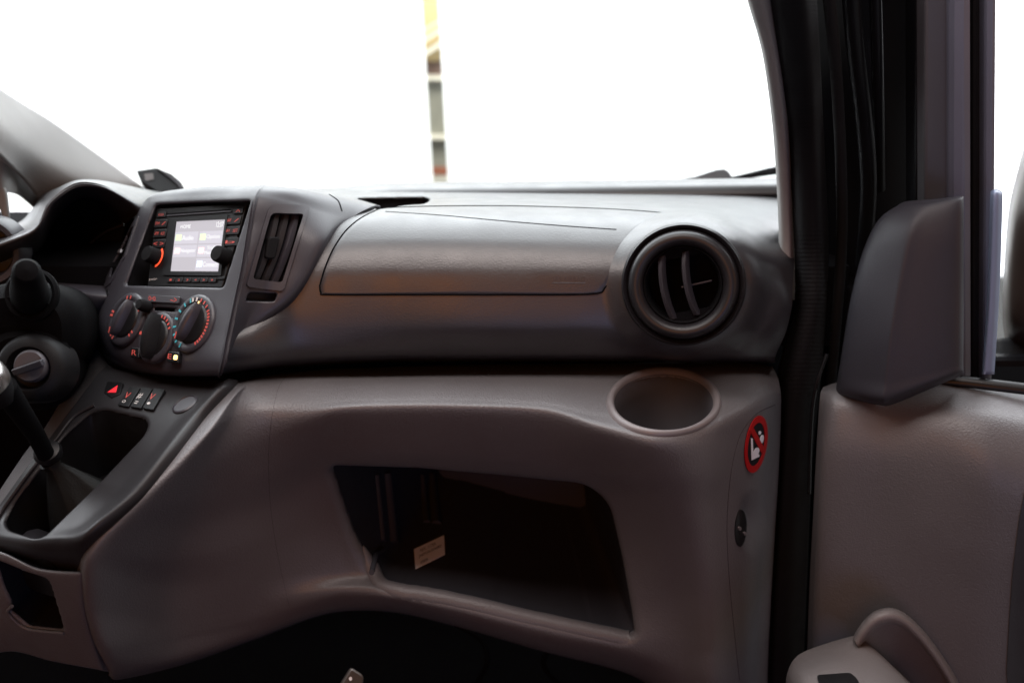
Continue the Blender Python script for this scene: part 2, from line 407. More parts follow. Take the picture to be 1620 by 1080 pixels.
def pod(P):       # swelling that carries the round vent
    d = np.hypot((P[:, 0]-vc[0])/118, (P[:, 1]-vc[1])/112)
    t = np.clip((1.16-d)/.42, 0, 1); return .012*t*t*(3-2*t)
UPS.mesh('upper_panel', CHAR, dash, holes=[dict(poly=defr, R=4, rm=.002), dict(poly=[(1085+68*math.cos(a), 451+68*math.sin(a)) for a in np.linspace(0, 2*math.pi, 60, endpoint=False)], R=3, rm=.001)], disp=pod)
# defroster duct below the hole
rg = UPS.ring(rpoly([(554, 310), (674, 308), (685, 314), (674, 322), (640, 325), (600, 332), (570, 324)], 6), -.004)
loft('defroster_duct', [rg, [p+Vector((0, 0.0, -.035)) for p in rg]], BLK, dash)
# rear ridge by the windscreen
bx = [420, 520, 600, 700, 850, 1000, 1120, 1225, 1262]
b_top = [299, 297, 290.5, 288, 286.5, 284.5, 283, 281.5, 281]
rr = [[(x, y+1.5, 1.46) for x, y in zip(bx, b_top)],
      [(x, y, 1.40) for x, y in zip(bx, b_top)],
      [(x, y+4, 1.365) for x, y in zip(bx, b_top)],
      [(x, y+11, 1.345) for x, y in zip(bx, b_top)],
      [(x, y+20+(x-500)*.009, 1.335) for x, y in zip(bx, b_top)],
      [(x, y+22.5+(x-500)*.009, 1.345) for x, y in zip(bx, b_top)],
      [(x, y+24+(x-500)*.009, 1.38) for x, y in zip(bx, b_top)]]
RDG = Surf(rr, 160, 50); RDG.mesh('rear_ridge', CHAR, dash)
RDG2 = tube('rear_seam', [U(x, y+26.0+(x-500)*.009, 1.335) for x, y in zip(bx, b_top)], .0026, SEAM, dash)
# airbag cover
ab = [(506, 452), (514, 425), (527, 395), (545, 368), (566, 349), (590, 336), (612, 330), (700, 327), (820, 327), (950, 331), (1030, 336), (1052, 340),
      (1030, 349), (1008, 364), (992, 385), (982, 410), (970, 436), (957, 455), (936, 465), (800, 466), (650, 466), (520, 466), (508, 463)]
ab = curve(ab+[ab[0]], 90)[:-1]
UPS.patch('airbag_cover', ab, CHAR, dash, off=.0016, rings=46, step=3, skirt=.0022, ctr=(745, 395), rnd=.0012)
abc = dash.children[-1]
UPS.line('seam', ab, SEAM, abc, r=.0010, off=.0004, closed=True)
UPS.line('crease', curve([(610, 337), (700, 343), (800, 352), (900, 360), (975, 365)], 20), SEAM, abc, r=.0009, off=.0012)  # dark tube laid in for the shade of the crease
def on_surf_text(S, name, txt, quad, m, parent, h):
    V, Fs = text_mesh(txt); tl, tr, br, bl = [Vector(q) for q in quad]; out = []
    for x, y in V:
        q = (bl*(1-x)+br*x)*(1-y)+(tl*(1-x)+tr*x)*y; out.append(S.hit(q.x, q.y, h)[0])
    return mesh(name, out, Fs, m, parent, smooth=False)
on_surf_text(UPS, 'embossed_lettering', 'SRS AIRBAG', [(874, 438), (925, 438), (925, 445), (874, 445)], CHARS, abc, .0020)
UPS.line('embossed_lettering', [(874, 447.5), (926, 447.5)], CHARS, abc, r=.0006, off=.0014)

# --- round air vent
vax = Vector((-.20, -.93, .22)).normalized()
vcen = U(1080, 451, .955)
rv = .0585
vent = lathe('round_air_vent', [(rv*1.06, -.035), (rv*1.08, -.012), (rv*1.07, -.007), (rv*1.035, -.0035), (rv*.985, -.006), (rv*.97, -.010), (rv*.95, -.006), (rv*.92, .002), (rv*.87, .0055), (rv*.80, .0065), (rv*.73, .004), (rv*.69, -.001), (rv*.675, -.006), (rv*.66, -.016), (rv*.64, -.05)], vcen, vax, mat('vent_bezel_plastic', (.012, .011, .013), .42, spec=.4), dash, seg=96, cap=False, auto=70)
lathe('barrel_ring', [(rv*.668, -.004), (rv*.672, -.002), (rv*.655, -.0015), (rv*.64, -.004), (rv*.62, -.012), (rv*.6, -.04)], vcen, vax, BLK, vent, seg=80, cap=False, auto=80)
lathe('duct', [(.0001, -.045), (rv*.66, -.045)], vcen, vax, SEAM, vent, seg=48, cap=False)
vx, vy, va = frame(vax)
rot = math.radians(14)
ex = vx*math.cos(rot)+vy*math.sin(rot); ey = -vx*math.sin(rot)+vy*math.cos(rot)
def arc_vane(cx, parent, m):
    v, f = [], []; n = 20; hl = rv*.56
    for i in range(n+1):
        t = -1+2*i/n; bulge = .007*(1-t*t)
        for (dx, dh) in ((-.0010, -.026), (-.0040, -.006+bulge*.6), (-.0030, -.001+bulge), (.0006, .0008+bulge), (.0046, -.003+bulge*.6), (.0026, -.026)):
            v.append(vcen+ex*(cx+dx-.004*(1-t*t))+ey*(hl*t)+vax*(dh-.006))
    for i in range(n):
        for k in range(6): f.append((i*6+k, i*6+(k+1) % 6, (i+1)*6+(k+1) % 6, (i+1)*6+k))
    f += [(0, 1, 2, 3, 4, 5), tuple(range(n*6, n*6+6))[::-1]]
    return mesh('vane', v, f, m, parent, auto=50)
arc_vane(-rv*.27, vent, CHARS); arc_vane(rv*.14, vent, CHARS)
bar('cross_bar', vcen+ex*(-rv*.05)+ey*(-rv*.05)-vax*.020, vcen+ex*(rv*.50)+ey*(-rv*.03)-vax*.020, .0025, .002, CHARS, vent)
for sgn in (1, -1):   # segment covers at top and bottom of the barrel
    pts = [vcen+ex*(rv*.62*math.cos(a))+ey*(rv*.62*math.sin(a)*sgn)-vax*.008 for a in np.linspace(math.radians(52), math.radians(128), 14)]
    pts2 = [p-vax*.012 for p in pts]; n = len(pts)
    mesh('barrel_cover', pts+pts2, [tuple(range(n)), tuple(range(n, 2*n))[::-1]]+[(i, (i+1) % n, (i+1) % n+n, i+n) for i in range(n)], SEAM, vent, smooth=False, bevel=.0008)

box('leak_filler', (-.95, 1.125, .985), (.40, 1.42, 1.085), SEAM, dash, 0)  # added black filler, stops light leaking in under the upper panel
# --- centre stack
st = [
 [(225,322,1.28),(262,309,1.25),(330,299,1.20),(420,296,1.15),(440,297,1.15),(490,302,1.16),(560,314,1.19),(602,326,1.21)],
 [(222,328,1.17),(247,306,1.14),(325,295.5,1.09),(405,293.5,1.04),(425,294.5,1.04),(470,299,1.05),(545,316,1.09),(590,326,1.12)],
 [(216,338,1.165),(238,318,1.115),(320,311,1.062),(396,309,1.005),(412,310,1.004),(460,320,1.02),(525,341,1.045),(556,346,1.065)],
 [(196,385,1.155),(215,370,1.095),(305,362,1.042),(388,360,.985),(401,360,.984),(448,365,.998),(510,380,1.01),(528,384,1.04)],
 [(172,430,1.14),(190,425,1.073),(285,420,1.018),(378,420,.963),(389,421,.962),(430,425,.98),(485,435,.988),(500,440,1.02)],
 [(158,470,1.12),(174,468,1.057),(270,468,1.001),(368,468,.946),(377,470,.946),(412,472,.965),(458,475,.975),(472,480,1.01)],
 [(152,520,1.10),(164,520,1.035),(260,521,.980),(356,525,.924),(363,525,.925),(385,520,.948),(425,505,.968),(437,510,1.0)],
 [(158,556,1.09),(176,562,1.018),(258,572,.960),(347,575,.905),(353,575,.906),(358,568,.925),(368,556,.965),(372,556,1.0)],
 [(172,572,1.09),(196,583,1.025),(260,593,.966),(343,594,.915),(349,592,.918),(354,586,.935),(360,580,.97),(364,580,1.0)],
 [(180,570,1.14),(202,582,1.08),(262,592,1.03),(343,592,.98),(348,590,.98),(354,586,.99),(360,580,1.0),(364,578,1.03)],
]
STK = Surf(st, 230, 210)
radio_hole = rpoly([(245, 323), (396, 317), (352, 455), (197, 451)], 5)
vent_hole = rpoly([(428, 333), (484, 334), (447, 452), (394, 446)], [8, 6, 6, 6])
lvent_hole = rpoly([(214, 349), (219, 345), (194, 408), (176, 446), (168, 452), (178, 412)], 3)
pocket_hole = rpoly([(394, 463), (439, 464), (434, 477), (389, 476)], 3)
coin = rpoly([(161, 462), (172, 458), (171, 468), (160, 470)], 3)
slot_hole = rpoly([(238, 485), (281, 488), (280, 493), (238, 490)], 2)
STK.mesh('centre_stack', CHARS, dash, holes=[dict(poly=radio_hole, R=3.5, rm=.0015), dict(poly=vent_hole, R=5, rm=.0025), dict(poly=lvent_hole, R=3, rm=.0015), dict(poly=pocket_hole, R=2.5, rm=.001), dict(poly=slot_hole, R=2, rm=.001)])
stk = dash.children[-1]
FP = Plane(STK.hit(350, 500)[0], STK.hit(375, 330)[0], STK.hit(190, 490)[0])
fn = FP.n
def grow(poly, k):
    c = sum((Vector(p) for p in poly), Vector((0, 0)))/len(poly); return [tuple(Vector(p)+(Vector(p)-c).normalized()*k) for p in poly]
def tub(S, name, poly, depth, direc, m, parent, off=-.002, gr_=2.0, s=1.0):
    r0 = [S.hit(x, y, off)[0] for x, y in grow(resample(poly, 3), gr_)]
    c = sum(r0, Vector())/len(r0); d = Vector(direc).normalized()*depth
    r1 = [c+(p-c)*s+d for p in r0]
    return loft(name, [r0, r1], m, parent)
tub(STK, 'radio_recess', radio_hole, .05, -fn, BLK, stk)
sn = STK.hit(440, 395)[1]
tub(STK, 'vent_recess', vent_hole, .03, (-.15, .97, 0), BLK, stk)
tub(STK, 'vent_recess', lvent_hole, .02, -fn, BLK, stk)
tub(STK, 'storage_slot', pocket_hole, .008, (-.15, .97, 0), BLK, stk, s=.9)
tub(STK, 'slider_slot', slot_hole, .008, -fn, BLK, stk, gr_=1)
# groove between the side vent trim and the rest of the dash
STK.line('trim_seam', curve([(521, 308), (535, 318), (541, 334)], 12), SEAM, stk, r=.0008)
# side vent frame + slats
VP = Plane(STK.hit(460, 345)[0], STK.hit(425, 440)[0], STK.hit(400, 395)[0]).shifted(-.004)
sv = thing_dummy = None
STK.patch('side_air_vent', grow(vent_hole, 9), CHARS, dash, off=.0022, rings=2, step=4, skirt=.003, inner=.80)
sv = dash.children[-1]
VR = VP.shifted(-.012)
for k, t in enumerate((.20, .47, .76)):
    a = Vector((428, 333)).lerp(Vector((484, 334)), t); b = Vector((394, 446)).lerp(Vector((447, 452)), t)
    pa, pb = VP.hit(a.x, a.y+2, -.006), VP.hit(b.x, b.y-2, -.006); mid = (pa+pb)/2
    pts = [pa.lerp(pb, u)+VP.n*(.006*math.sin(math.pi*u)) for u in np.linspace(0, 1, 14)]
    # curved blade
    v, f = [], []; side = VP.n.cross((pb-pa).normalized())
    for p in pts:
        for (q, h) in ((-.0014, -.02), (-.0050, -.001), (-.0030, .002), (.0020, .002), (.0040, -.002), (.0012, -.02)): v.append(p+side*q+VP.n*h)
    for i in range(len(pts)-1):
        for j in range(6): f.append((i*6+j, i*6+(j+1) % 6, (i+1)*6+(j+1) % 6, (i+1)*6+j))
    f += [(0, 1, 2, 3, 4, 5), tuple(range(len(v)-6, len(v)))[::-1]]
    mesh('vane', v, f, CONS if k != 2 else CHARS, sv, auto=50)
VP.prism('vent_tab', rpoly([(426, 374), (444, 375), (436, 410), (420, 409)], 6), BLKM, sv, -.006, .006, .0015)
# left (driver side) vent frame
STK.patch('side_air_vent', grow(lvent_hole, 4), CHARS, dash, off=.0012, rings=2, step=3, skirt=.002, inner=.72)
lv = dash.children[-1]
STK.patch('vent_tab', [(187, 396), (194, 395), (192, 400), (185, 401)], DIMM, lv, off=.002, rings=1, step=2)
STK.patch('coin_slot', coin, BLK, stk, off=.0005, rings=2, step=2, skirt=.001)

# --- radio
RP = FP.shifted(-.013)
radio = RP.prism('radio', rpoly([(248, 330), (391, 321), (351, 455), (233, 452)], 3), BLK, dash, -.02, 0, .0008)
q = lambda pts, r=2: rpoly(pts, r)
def rpx(x, y): return (220+x/6, 300+y/6)      # coordinates read off the enlarged photograph
def rquad(x0, y0, x1, y1, sk=-.20, sl=-.055):
    """quad following the radio's slant, in enlarged coordinates: verticals lean by sk, horizontals by sl"""
    xm, ym = (x0+x1)/2, (y0+y1)/2
    def m(x, y): return rpx(x+(y-ym)*sk*1.0, y+(x-xm)*sl)
    return [m(x0, y0), m(x1, y0), m(x1, y1), m(x0, y1)]
def ring_plate(P, name, out, inn, m, parent, h0, h1):
    a = resample(out, 3); n = len(a); c = Vector(inn[0])
    o1 = [P.hit(x, y, h1) for x, y in out]; i1 = [P.hit(x, y, h1) for x, y in inn]; k = len(o1)
    o0 = [p+P.n*(h0-h1) for p in o1]; i0 = [p+P.n*(h0-h1) for p in i1]
    f = []
    for i in range(k):
        j = (i+1) % k; f += [(i, j, k+j, k+i), (i, 2*k+i, 2*k+j, j), (k+i, k+j, 3*k+j, 3*k+i)]
    ob = mesh(name, o1+i1+o0+i0, f, m, parent, smooth=False)
    if ob.data.polygons[0].normal.dot(P.n) < 0: ob.data.flip_normals()
    return ob
scr_q = [(277.5, 350), (356, 346.5), (345, 429.5), (268, 429)]
out_q = [(267, 344), (360, 340), (349, 436), (256, 435)]
ring_plate(RP, 'screen_bezel', out_q, scr_q, BLK, radio, 0, .0022)
scr = RP.prism('screen', scr_q, SCRN, radio, 0, .0006, 0)
SQ = [Vector(p) for p in scr_q]
def sp_(u, v): return ((SQ[0]*(1-u)+SQ[1]*u)*(1-v)+(SQ[3]*(1-u)+SQ[2]*u)*v).to_tuple()
def sq_(u0, v0, u1, v1): return [sp_(u0, v0), sp_(u1, v0), sp_(u1, v1), sp_(u0, v1)]
tiles = [(0, 0, 'Audio', SCRG), (1, 0, 'Option', SCRG), (0, 1, 'Navigator', SCRP), (1, 1, 'Traffic\nMessages', SCRP), (1, 2, 'Connect', SCRB)]
for cx in (0, 1):
    for ry in (0, 1, 2):
        u0, v0 = .03+cx*.49, .22+ry*.262
        lit = not (cx == 0 and ry == 2)
        RP.prism('screen_tile', sq_(u0, v0, u0+.465, v0+.235), SCRN2 if lit else SCRN, scr, .0006, .0009, 0)
for cx, ry, tx, mm in tiles:
    u0, v0 = .03+cx*.49, .22+ry*.262
    RP.prism('screen_icon', sq_(u0+.02, v0+.05, u0+.13, v0+.17), mm, scr, .0009, .0011, 0)
    wd = min(.30, .045*max(len(t) for t in tx.split('\n')))
    dy = (.03, .205) if '\n' in tx else (.07, .165)
    RP.text('screen_text', tx, sq_(u0+.15, v0+dy[0], u0+.15+wd, v0+dy[1]), SCRW, scr, .0012)
RP.text('screen_text', 'HOME', sq_(.12, .08, .32, .15), SCRW, scr, .0012)
RP.text('screen_text', '12:07', sq_(.84, .05, .98, .15), SCRW, scr, .0012)
# buttons: (x0,y0,x1,y1, glyph)
RPb = RP
def button(x0, y0, x1, y1, gl, h=.0016, m=BLK, gm=RED, gs=.62):
    qd = rquad(x0, y0, x1, y1); b = RP.prism('button', rpoly(qd, 1.2, 3), m, radio, 0, h, .0004)
    if gl:
        parts = gl.split('|'); n = len(parts)
        for i, g in enumerate(parts):
            wx = (x1-x0)/n; c0 = x0+wx*(i+.5); gw = wx*gs/2; gh = (y1-y0)*.20
            RP.text('glyph', g, rquad(c0-gw, (y0+y1)/2-gh, c0+gw, (y0+y1)/2+gh), gm, b, h+.0003)
    return b
button(168, 212, 250, 262, 'CD', gs=.6)
for y, g in ((320, 'FM|/'), (415, 'XM|AUX'), (512, '<|>')): button(145 - (y-320)*.10, y-38, 262-(y-320)*.10, y+38, g)
button(895, 172, 985, 228, '^', gs=.5)
for y, g in ((290, 'MAP|/'), (388, 'NAV|SET'), (495, 'b')): button(815-(y-290)*.12, y-38, 962-(y-290)*.12, y+38, g)
RP.prism('disc_slot', rpoly([rpx(262, 226), rpx(875, 184), rpx(868, 206), rpx(258, 250)], 1.5), SEAM, radio, -.001, .0003, 0)
RP.prism('slot_lip', [rpx(262, 240), rpx(872, 198), rpx(870, 208), rpx(260, 252)], CHARS, radio, 0, .0014, 0)
for i in range(6): button(262+i*79, 833, 335+i*79, 878, str(i+1), gs=.28)
RP.prism('button', rpoly(rquad(742, 822, 812, 850), 1, 3), BLK, radio, 0, .0016, .0003)
RP.text('glyph', 'DISP', rquad(98, 842, 170, 860), GREYG, radio, .0004)
def rknob(px, py, rr_, ring):
    c = RP.hit(px, py, 0)
    k = lathe('rotary_knob', [(rr_*1.05, 0), (rr_*1.05, .002), (rr_, .003), (rr_*.97, .012), (rr_*.88, .0142), (0.0001, .0146)], c, fn, BLKM, radio, seg=40)
    if ring:
        x, y, a = frame(fn); v, f = [], []; n = 14
        for i in range(n+1):
            an = math.radians(-62+124*i/n)
            for r_ in (rr_*1.12, rr_*1.42): v.append(c+(x*math.cos(an)+y*math.sin(an))*r_+a*.0018)
        f = [(2*i, 2*i+1, 2*i+3, 2*i+2) for i in range(n)]; mesh('lit_ring', v, f, REDR, k, smooth=False)
    return k
rknob(248, 407, .0092, True); rknob(358, 407, .0090, False)

# --- climate controls
def cknob(px, py, r, label, kind):
    c = FP.hit(px, py, 0); k = lathe('climate_dial', [(r*1.14, -.004), (r*1.15, .0006), (r*1.10, .0022), (r*1.0, .0026), (r*.84, .0024), (r*.80, .0012), (r*.76, .0014)], c, fn, CHARS, dash, seg=72, cap=False, auto=60)
    x, y = FP.x, FP.y
    lathe('dial_face', [(r*.82, .001), (r*.76, .003), (r*.70, .0036), (.0001, .004)], c, fn, BLK, k, seg=48)
    return c, k
def marks(c, k, r, a0, a1, n, m, long=.9, rad=.93, th=.0012, h=.0031):
    for i in range(n):
        an = math.radians(a0+(a1-a0)*i/max(1, n-1)); d = FP.x*math.cos(an)+FP.y*math.sin(an); e = FP.n.cross(d)
        p = c+d*(r*rad)+fn*h; L = r*.09*long
        mesh('dial_mark', [p-d*L-e*th, p+d*L-e*th, p+d*L+e*th, p-d*L+e*th], [(0, 1, 2, 3)], m, k, smooth=False)
def grip(c, k, ang, L, W, H, tip=None):
    d = FP.x*math.cos(ang)+FP.y*math.sin(ang); e = FP.n.cross(d); v, f = [], []; n = 12
    prof = []
    for i in range(n+1):
        t = -1+2*i/n; wv = W*math.sqrt(max(0.05, 1-abs(t)**3.0)); prof.append((t, wv))
    for t, wv in prof:
        p = c+d*(L*t); hh = H*(1-.25*t*t)
        for (s_, h_) in ((-1, .001), (-.8, hh*.8), (-.35, hh), (.35, hh), (.8, hh*.8), (1, .001)): v.append(p+e*(wv*s_)+fn*h_)
    for i in range(n):
        for j in range(5): f.append((i*6+j, i*6+j+1, (i+1)*6+j+1, (i+1)*6+j))
    f += [tuple(range(6)), tuple(range(n*6, n*6+6))[::-1]]
    g = mesh('grip', v, f, CHARS if tip is not BLKM else BLKM, k, auto=45); bm_fix(g)
    if tip and tip is not BLKM:
        p0, p1 = c+d*(L*.62), c+d*(L*.95)
        mesh('pointer_mark', [p0-e*.0011+fn*(H*.99+.0002), p1-e*.0011+fn*(H*.82+.0009), p1+e*.0011+fn*(H*.82+.0009), p0+e*.0011+fn*(H*.99+.0002)], [(0, 1, 2, 3)], tip, g, smooth=False)
    return g
import bmesh
def bm_fix(o):
    b = bmesh.new(); b.from_mesh(o.data); bmesh.ops.recalc_face_normals(b, faces=b.faces); b.to_mesh(o.data); b.free()
R1 = .0262
c1, k1 = cknob(200, 505, R1, '', 0)
marks(c1, k1, R1, 150, 160, 2, RED, 1.0, .93, .0012); marks(c1, k1, R1, 218, 230, 2, RED, .8, .93, .0011); marks(c1, k1, R1, 300, 312, 2, RED, .8, .93, .0010); marks(c1, k1, R1, 12, 22, 2, RED, .8, .93, .0010); marks(c1, k1, R1, 74, 88, 2, RED, .8, .93, .0010)
grip(c1, k1, math.radians(238), R1*.80, .0065, .014, RED)
c2, k2 = cknob(306, 512, R1*1.04, '', 0)
marks(c2, k2, R1*1.04, 100, 238, 8, BLUE, 1.0, .93, .0010); marks(c2, k2, R1*1.04, 78, 92, 2, GREYG, .9, .93, .0014)
marks(c2, k2, R1*1.04, 62, 20, 4, RED, .8, .93, .0009); marks(c2, k2, R1*1.04, 12, -68, 11, RED, .7, .93, .0010)
marks(c2, k2, R1*1.04, 68, 68, 1, AMB, .7, .80, .0010)
grip(c2, k2, math.radians(236), R1*.82, .0065, .014, RED)
c3, k3 = cknob(248, 534, R1*.92, '', 0)
marks(c3, k3, R1*.92, 160, 160, 1, RED, 1.3, 1.0, .0018); marks(c3, k3, R1*.92, 130, 115, 2, RED, 1, .93, .0012); marks(c3, k3, R1*.92, 68, 15, 5, RED, .8, .95, .0011)
grip(c3, k3, math.radians(262), R1*.92, .0085, .017, BLKM)
# slider with its panel
sl = FP.prism('slider_panel', rpoly([(234, 466), (284, 469), (282, 480), (232, 477)], 2), CHARS, dash, -.001, .0012, .0005)
FP.text('glyph', 'o-o', [(235, 468), (246, 469), (246, 476), (235, 475)], RED, sl, .0016)
FP.text('glyph', '~>', [(270, 470), (280, 471), (279, 478), (269, 477)], RED, sl, .0016)
lathe('slider_knob', [(.0062, 0), (.0066, .010), (.0052, .013), (.0001, .0135)], FP.hit(235, 486), fn, BLKM, dash, seg=28)
b1 = FP.prism('push_button', rpoly([(206, 549), (220, 550), (219, 566), (205, 565)], 2), BLK, dash, -.002, .003, .0008)
FP.text('glyph', 'R', [(209, 553), (216, 554), (215, 562), (208, 561)], RED, b1, .0034)
b2 = FP.prism('push_button', rpoly([(265, 555), (283, 557), (281, 574), (263, 572)], 2), BLK, dash, -.002, .003, .0008)
FP.text('glyph', 'E', [(266, 559), (272, 560), (271, 568), (265, 567)], RED, b2, .0034)
FP.prism('indicator_lamp', rpoly([(275, 561), (280, 561.5), (279, 569), (273.5, 568.5)], 2), AMB, b2, .0030, .0042, .0004)

# --- driver side: instrument hood
hood = [
 [(-120,470,1.20),(-80,390,1.28),(30,352,1.34),(70,305,1.38),(130,290,1.40),(190,293,1.40),(245,302,1.40),(300,312,1.38)],
 [(-110,470,1.12),(-60,395,1.15),(46,356,1.18),(72,312,1.20),(118,286,1.22),(170,287,1.24),(232,305,1.25),(262,325,1.25)],
 [(-100,470,1.06),(-45,402,1.07),(50,362,1.08),(78,318,1.09),(120,291,1.11),(165,294,1.13),(210,318,1.15),(228,335,1.16)],
 [(-95,480,1.07),(-35,420,1.08),(55,378,1.09),(84,328,1.10),(122,298,1.12),(160,302,1.14),(198,328,1.165),(210,345,1.18)],
 [(-80,500,1.16),(-25,450,1.17),(58,400,1.18),(90,345,1.19),(124,315,1.20),(158,318,1.22),(186,340,1.24),(196,356,1.26)],
]
HD = Surf(hood, 120, 60); hd = HD.mesh('instrument_hood', CHAR, dash)
clus = loft('instrument_cluster', [[U(x, y, 1.27+.0004*(y-380)) for x, y in rpoly([(20, 460), (50, 380), (85, 320), (125, 300), (175, 310), (215, 345), (190, 470), (100, 480)], 10)]], BLK, dash)
tube('lens_edge', [U(x, y, 1.235) for x, y in curve([(103, 447), (118, 415), (140, 388), (165, 368), (196, 355)], 24)], .0012, CHARS, clus)
loft('cluster_lens', [[U(x, y, 1.245) for x, y in rpoly([(104, 450), (118, 415), (140, 388), (165, 368), (198, 355), (180, 452)], 6)]], BODY, clus)
for x, y in ((132, 435), (158, 436)): lathe('telltale', [(.0016, 0), (.0001, .0006)], U(x, y, 1.235), (0, -1, .2), DIMM, clus, seg=12)
# lower driver ledge (catches the light)
LD = Surf([[(-150,430,1.20),(0,432,1.15),(85,446,1.13),(165,452,1.12),(200,455,1.12)],
           [(-150,438,1.12),(0,440,1.10),(88,454,1.08),(160,462,1.07),(190,465,1.07)],
           [(-150,470,1.10),(0,475,1.09),(100,480,1.075),(150,485,1.065),(180,485,1.07)],
           [(-150,620,1.12),(0,620,1.12),(100,600,1.10),(130,560,1.10),(170,560,1.12)]], 60, 40)
LD.mesh('driver_lower_panel', CHARS, dash)
lvn = lathe('driver_air_vent', [(.040, -.03), (.040, 0), (.037, .004), (.031, .003), (.028, -.003), (.026, -.03)], U(-22, 398, 1.09), Vector((.1, -.95, .15)), CHARS, dash, seg=48, cap=False)
lathe('duct', [(.0, -.028), (.028, -.028)], U(-22, 398, 1.09), Vector((.1, -.95, .15)), BLK, lvn, seg=32, cap=False)

# --- centre console top
cs = [
 [(168,578,1.03),(200,588,1.01),(270,600,.985),(345,602,.955),(372,600,.945),(378,602,.955)],
 [(150,598,1.00),(185,604,.985),(262,614,.955),(330,616,.925),(360,612,.912),(368,616,.925)],
 [(118,640,.96),(160,640,.945),(225,648,.92),(285,655,.895),(318,660,.880),(330,664,.895)],
 [(80,690,.92),(120,700,.905),(190,705,.875),(240,712,.850),(272,716,.835),(286,722,.85)],
 [(38,745,.885),(75,760,.865),(140,765,.840),(185,775,.815),(222,778,.798),(236,784,.812)],
 [(-2,800,.865),(30,820,.835),(85,825,.808),(130,828,.790),(166,826,.772),(184,832,.785)],
 [(-25,832,.850),(-2,846,.820),(45,854,.795),(95,852,.778),(140,856,.766),(152,862,.78)],
 [(-40,845,.850),(-8,862,.822),(38,872,.800),(88,876,.784),(128,880,.774),(140,888,.785)],
 [(-40,860,.87),(-8,878,.845),(38,892,.825),(88,902,.805),(124,906,.79),(134,908,.80)],
]
cs = [[*r[:4], (r[4][0]-10, r[4][1]-1, r[4][2]-.004), (r[5][0], r[5][1], r[4][2]+.010), (r[5][0]-4, r[5][1]+1, r[5][2]+.035)] if i < 7 else [*r[:4], r[4], (r[5][0]-2, r[5][1], r[5][2]), (r[5][0]-4, r[5][1]+1, r[5][2]+.03)] for i, r in enumerate(cs)]
CS = Surf(cs, 170, 190)
shift_hole = [tuple(p) for p in rpoly([(142, 651), (165, 647), (228, 661), (233, 672), (226, 688), (150, 768), (70, 846), (55, 851), (12, 836), (6, 824), (22, 790), (62, 742), (98, 690)], [14, 8, 9, 8, 12, 20, 12, 8, 10, 10, 20, 30, 20], 4)]
CS.mesh('console_top', CONS, dash, holes=[dict(poly=shift_hole, R=5, rm=.003)])
cst = dash.children[-1]
tub(CS, 'shifter_well', shift_hole, .07, (0, .05, -1), BLK, cst, off=-.0035, s=.92)
CS.line('left_trim_rail', curve([(150, 642), (118, 660), (88, 697), (50, 745), (14, 795), (-4, 822)], 24), CONS, cst, r=.0022, off=.0012)
SP = Plane(CS.hit(200, 610)[0], CS.hit(300, 620)[0], CS.hit(225, 645)[0])
def sw(name, poly, lab=None, m=CHARS): return SP.prism(name, rpoly(poly, 2, 3), m, dash, -.002, .0028, .0007)
hz = sw('hazard_switch', [(170, 603), (195, 605), (190, 622), (176, 629), (164, 620)], m=BLK)
SP.prism('warning_triangle', [(186, 609), (183, 620), (170, 620)], mat('red_hazard', (.7, .02, .03), .4, emis=.55, ecol=(1, .04, .06)), hz, .0028, .0034, 0)
for i, (g1, g2) in enumerate((('V', 'o'), ('#', '='), ('V', '.'))):
    ox = i*19.5
    b = sw('console_switch', [(205+ox, 611+i*1.2), (222+ox, 613+i*1.2), (203+ox, 643+i*2.4), (186+ox, 640+i*2.4)], m=BLK)
    gm = RED if i != 1 else GREYG
    SP.text('glyph', g1, [(201+ox, 620+i), (208+ox, 621+i), (202+ox, 630+i), (195+ox, 629+i)], gm, b, .0032)
    SP.text('glyph', g2, [(195+ox, 632+i*1.5), (200+ox, 633+i*1.5), (197+ox, 637+i*1.5), (192+ox, 636+i*1.5)], GREYG, b, .0032)
so = CS.hit(293, 640); lathe('power_socket_cap', [(.0135, -.003), (.0135, .0012), (.0118, .0022), (.0112, .0012), (.0001, .0012)], so[0], so[1], CHARS, dash, seg=48)
# taupe side edge left of console
KL = Surf([[(124,530,1.10),(150,548,1.08),(182,585,1.03),(196,596,1.02)],
           [(112,600,1.06),(128,612,1.03),(150,625,1.00),(165,632,.99)],
           [(75,670,1.0),(92,680,.97),(112,672,.955),(124,668,.95)],
           [(40,715,.96),(60,722,.93),(82,705,.92),(92,702,.915)],
           [(-10,790,.92),(8,790,.89),(28,770,.88),(40,766,.88)],
           [(-60,870,.90),(-40,860,.87),(-25,845,.86),(-10,840,.86)]], 40, 70)
KL.mesh('console_side_trim', BEIGE, dash)

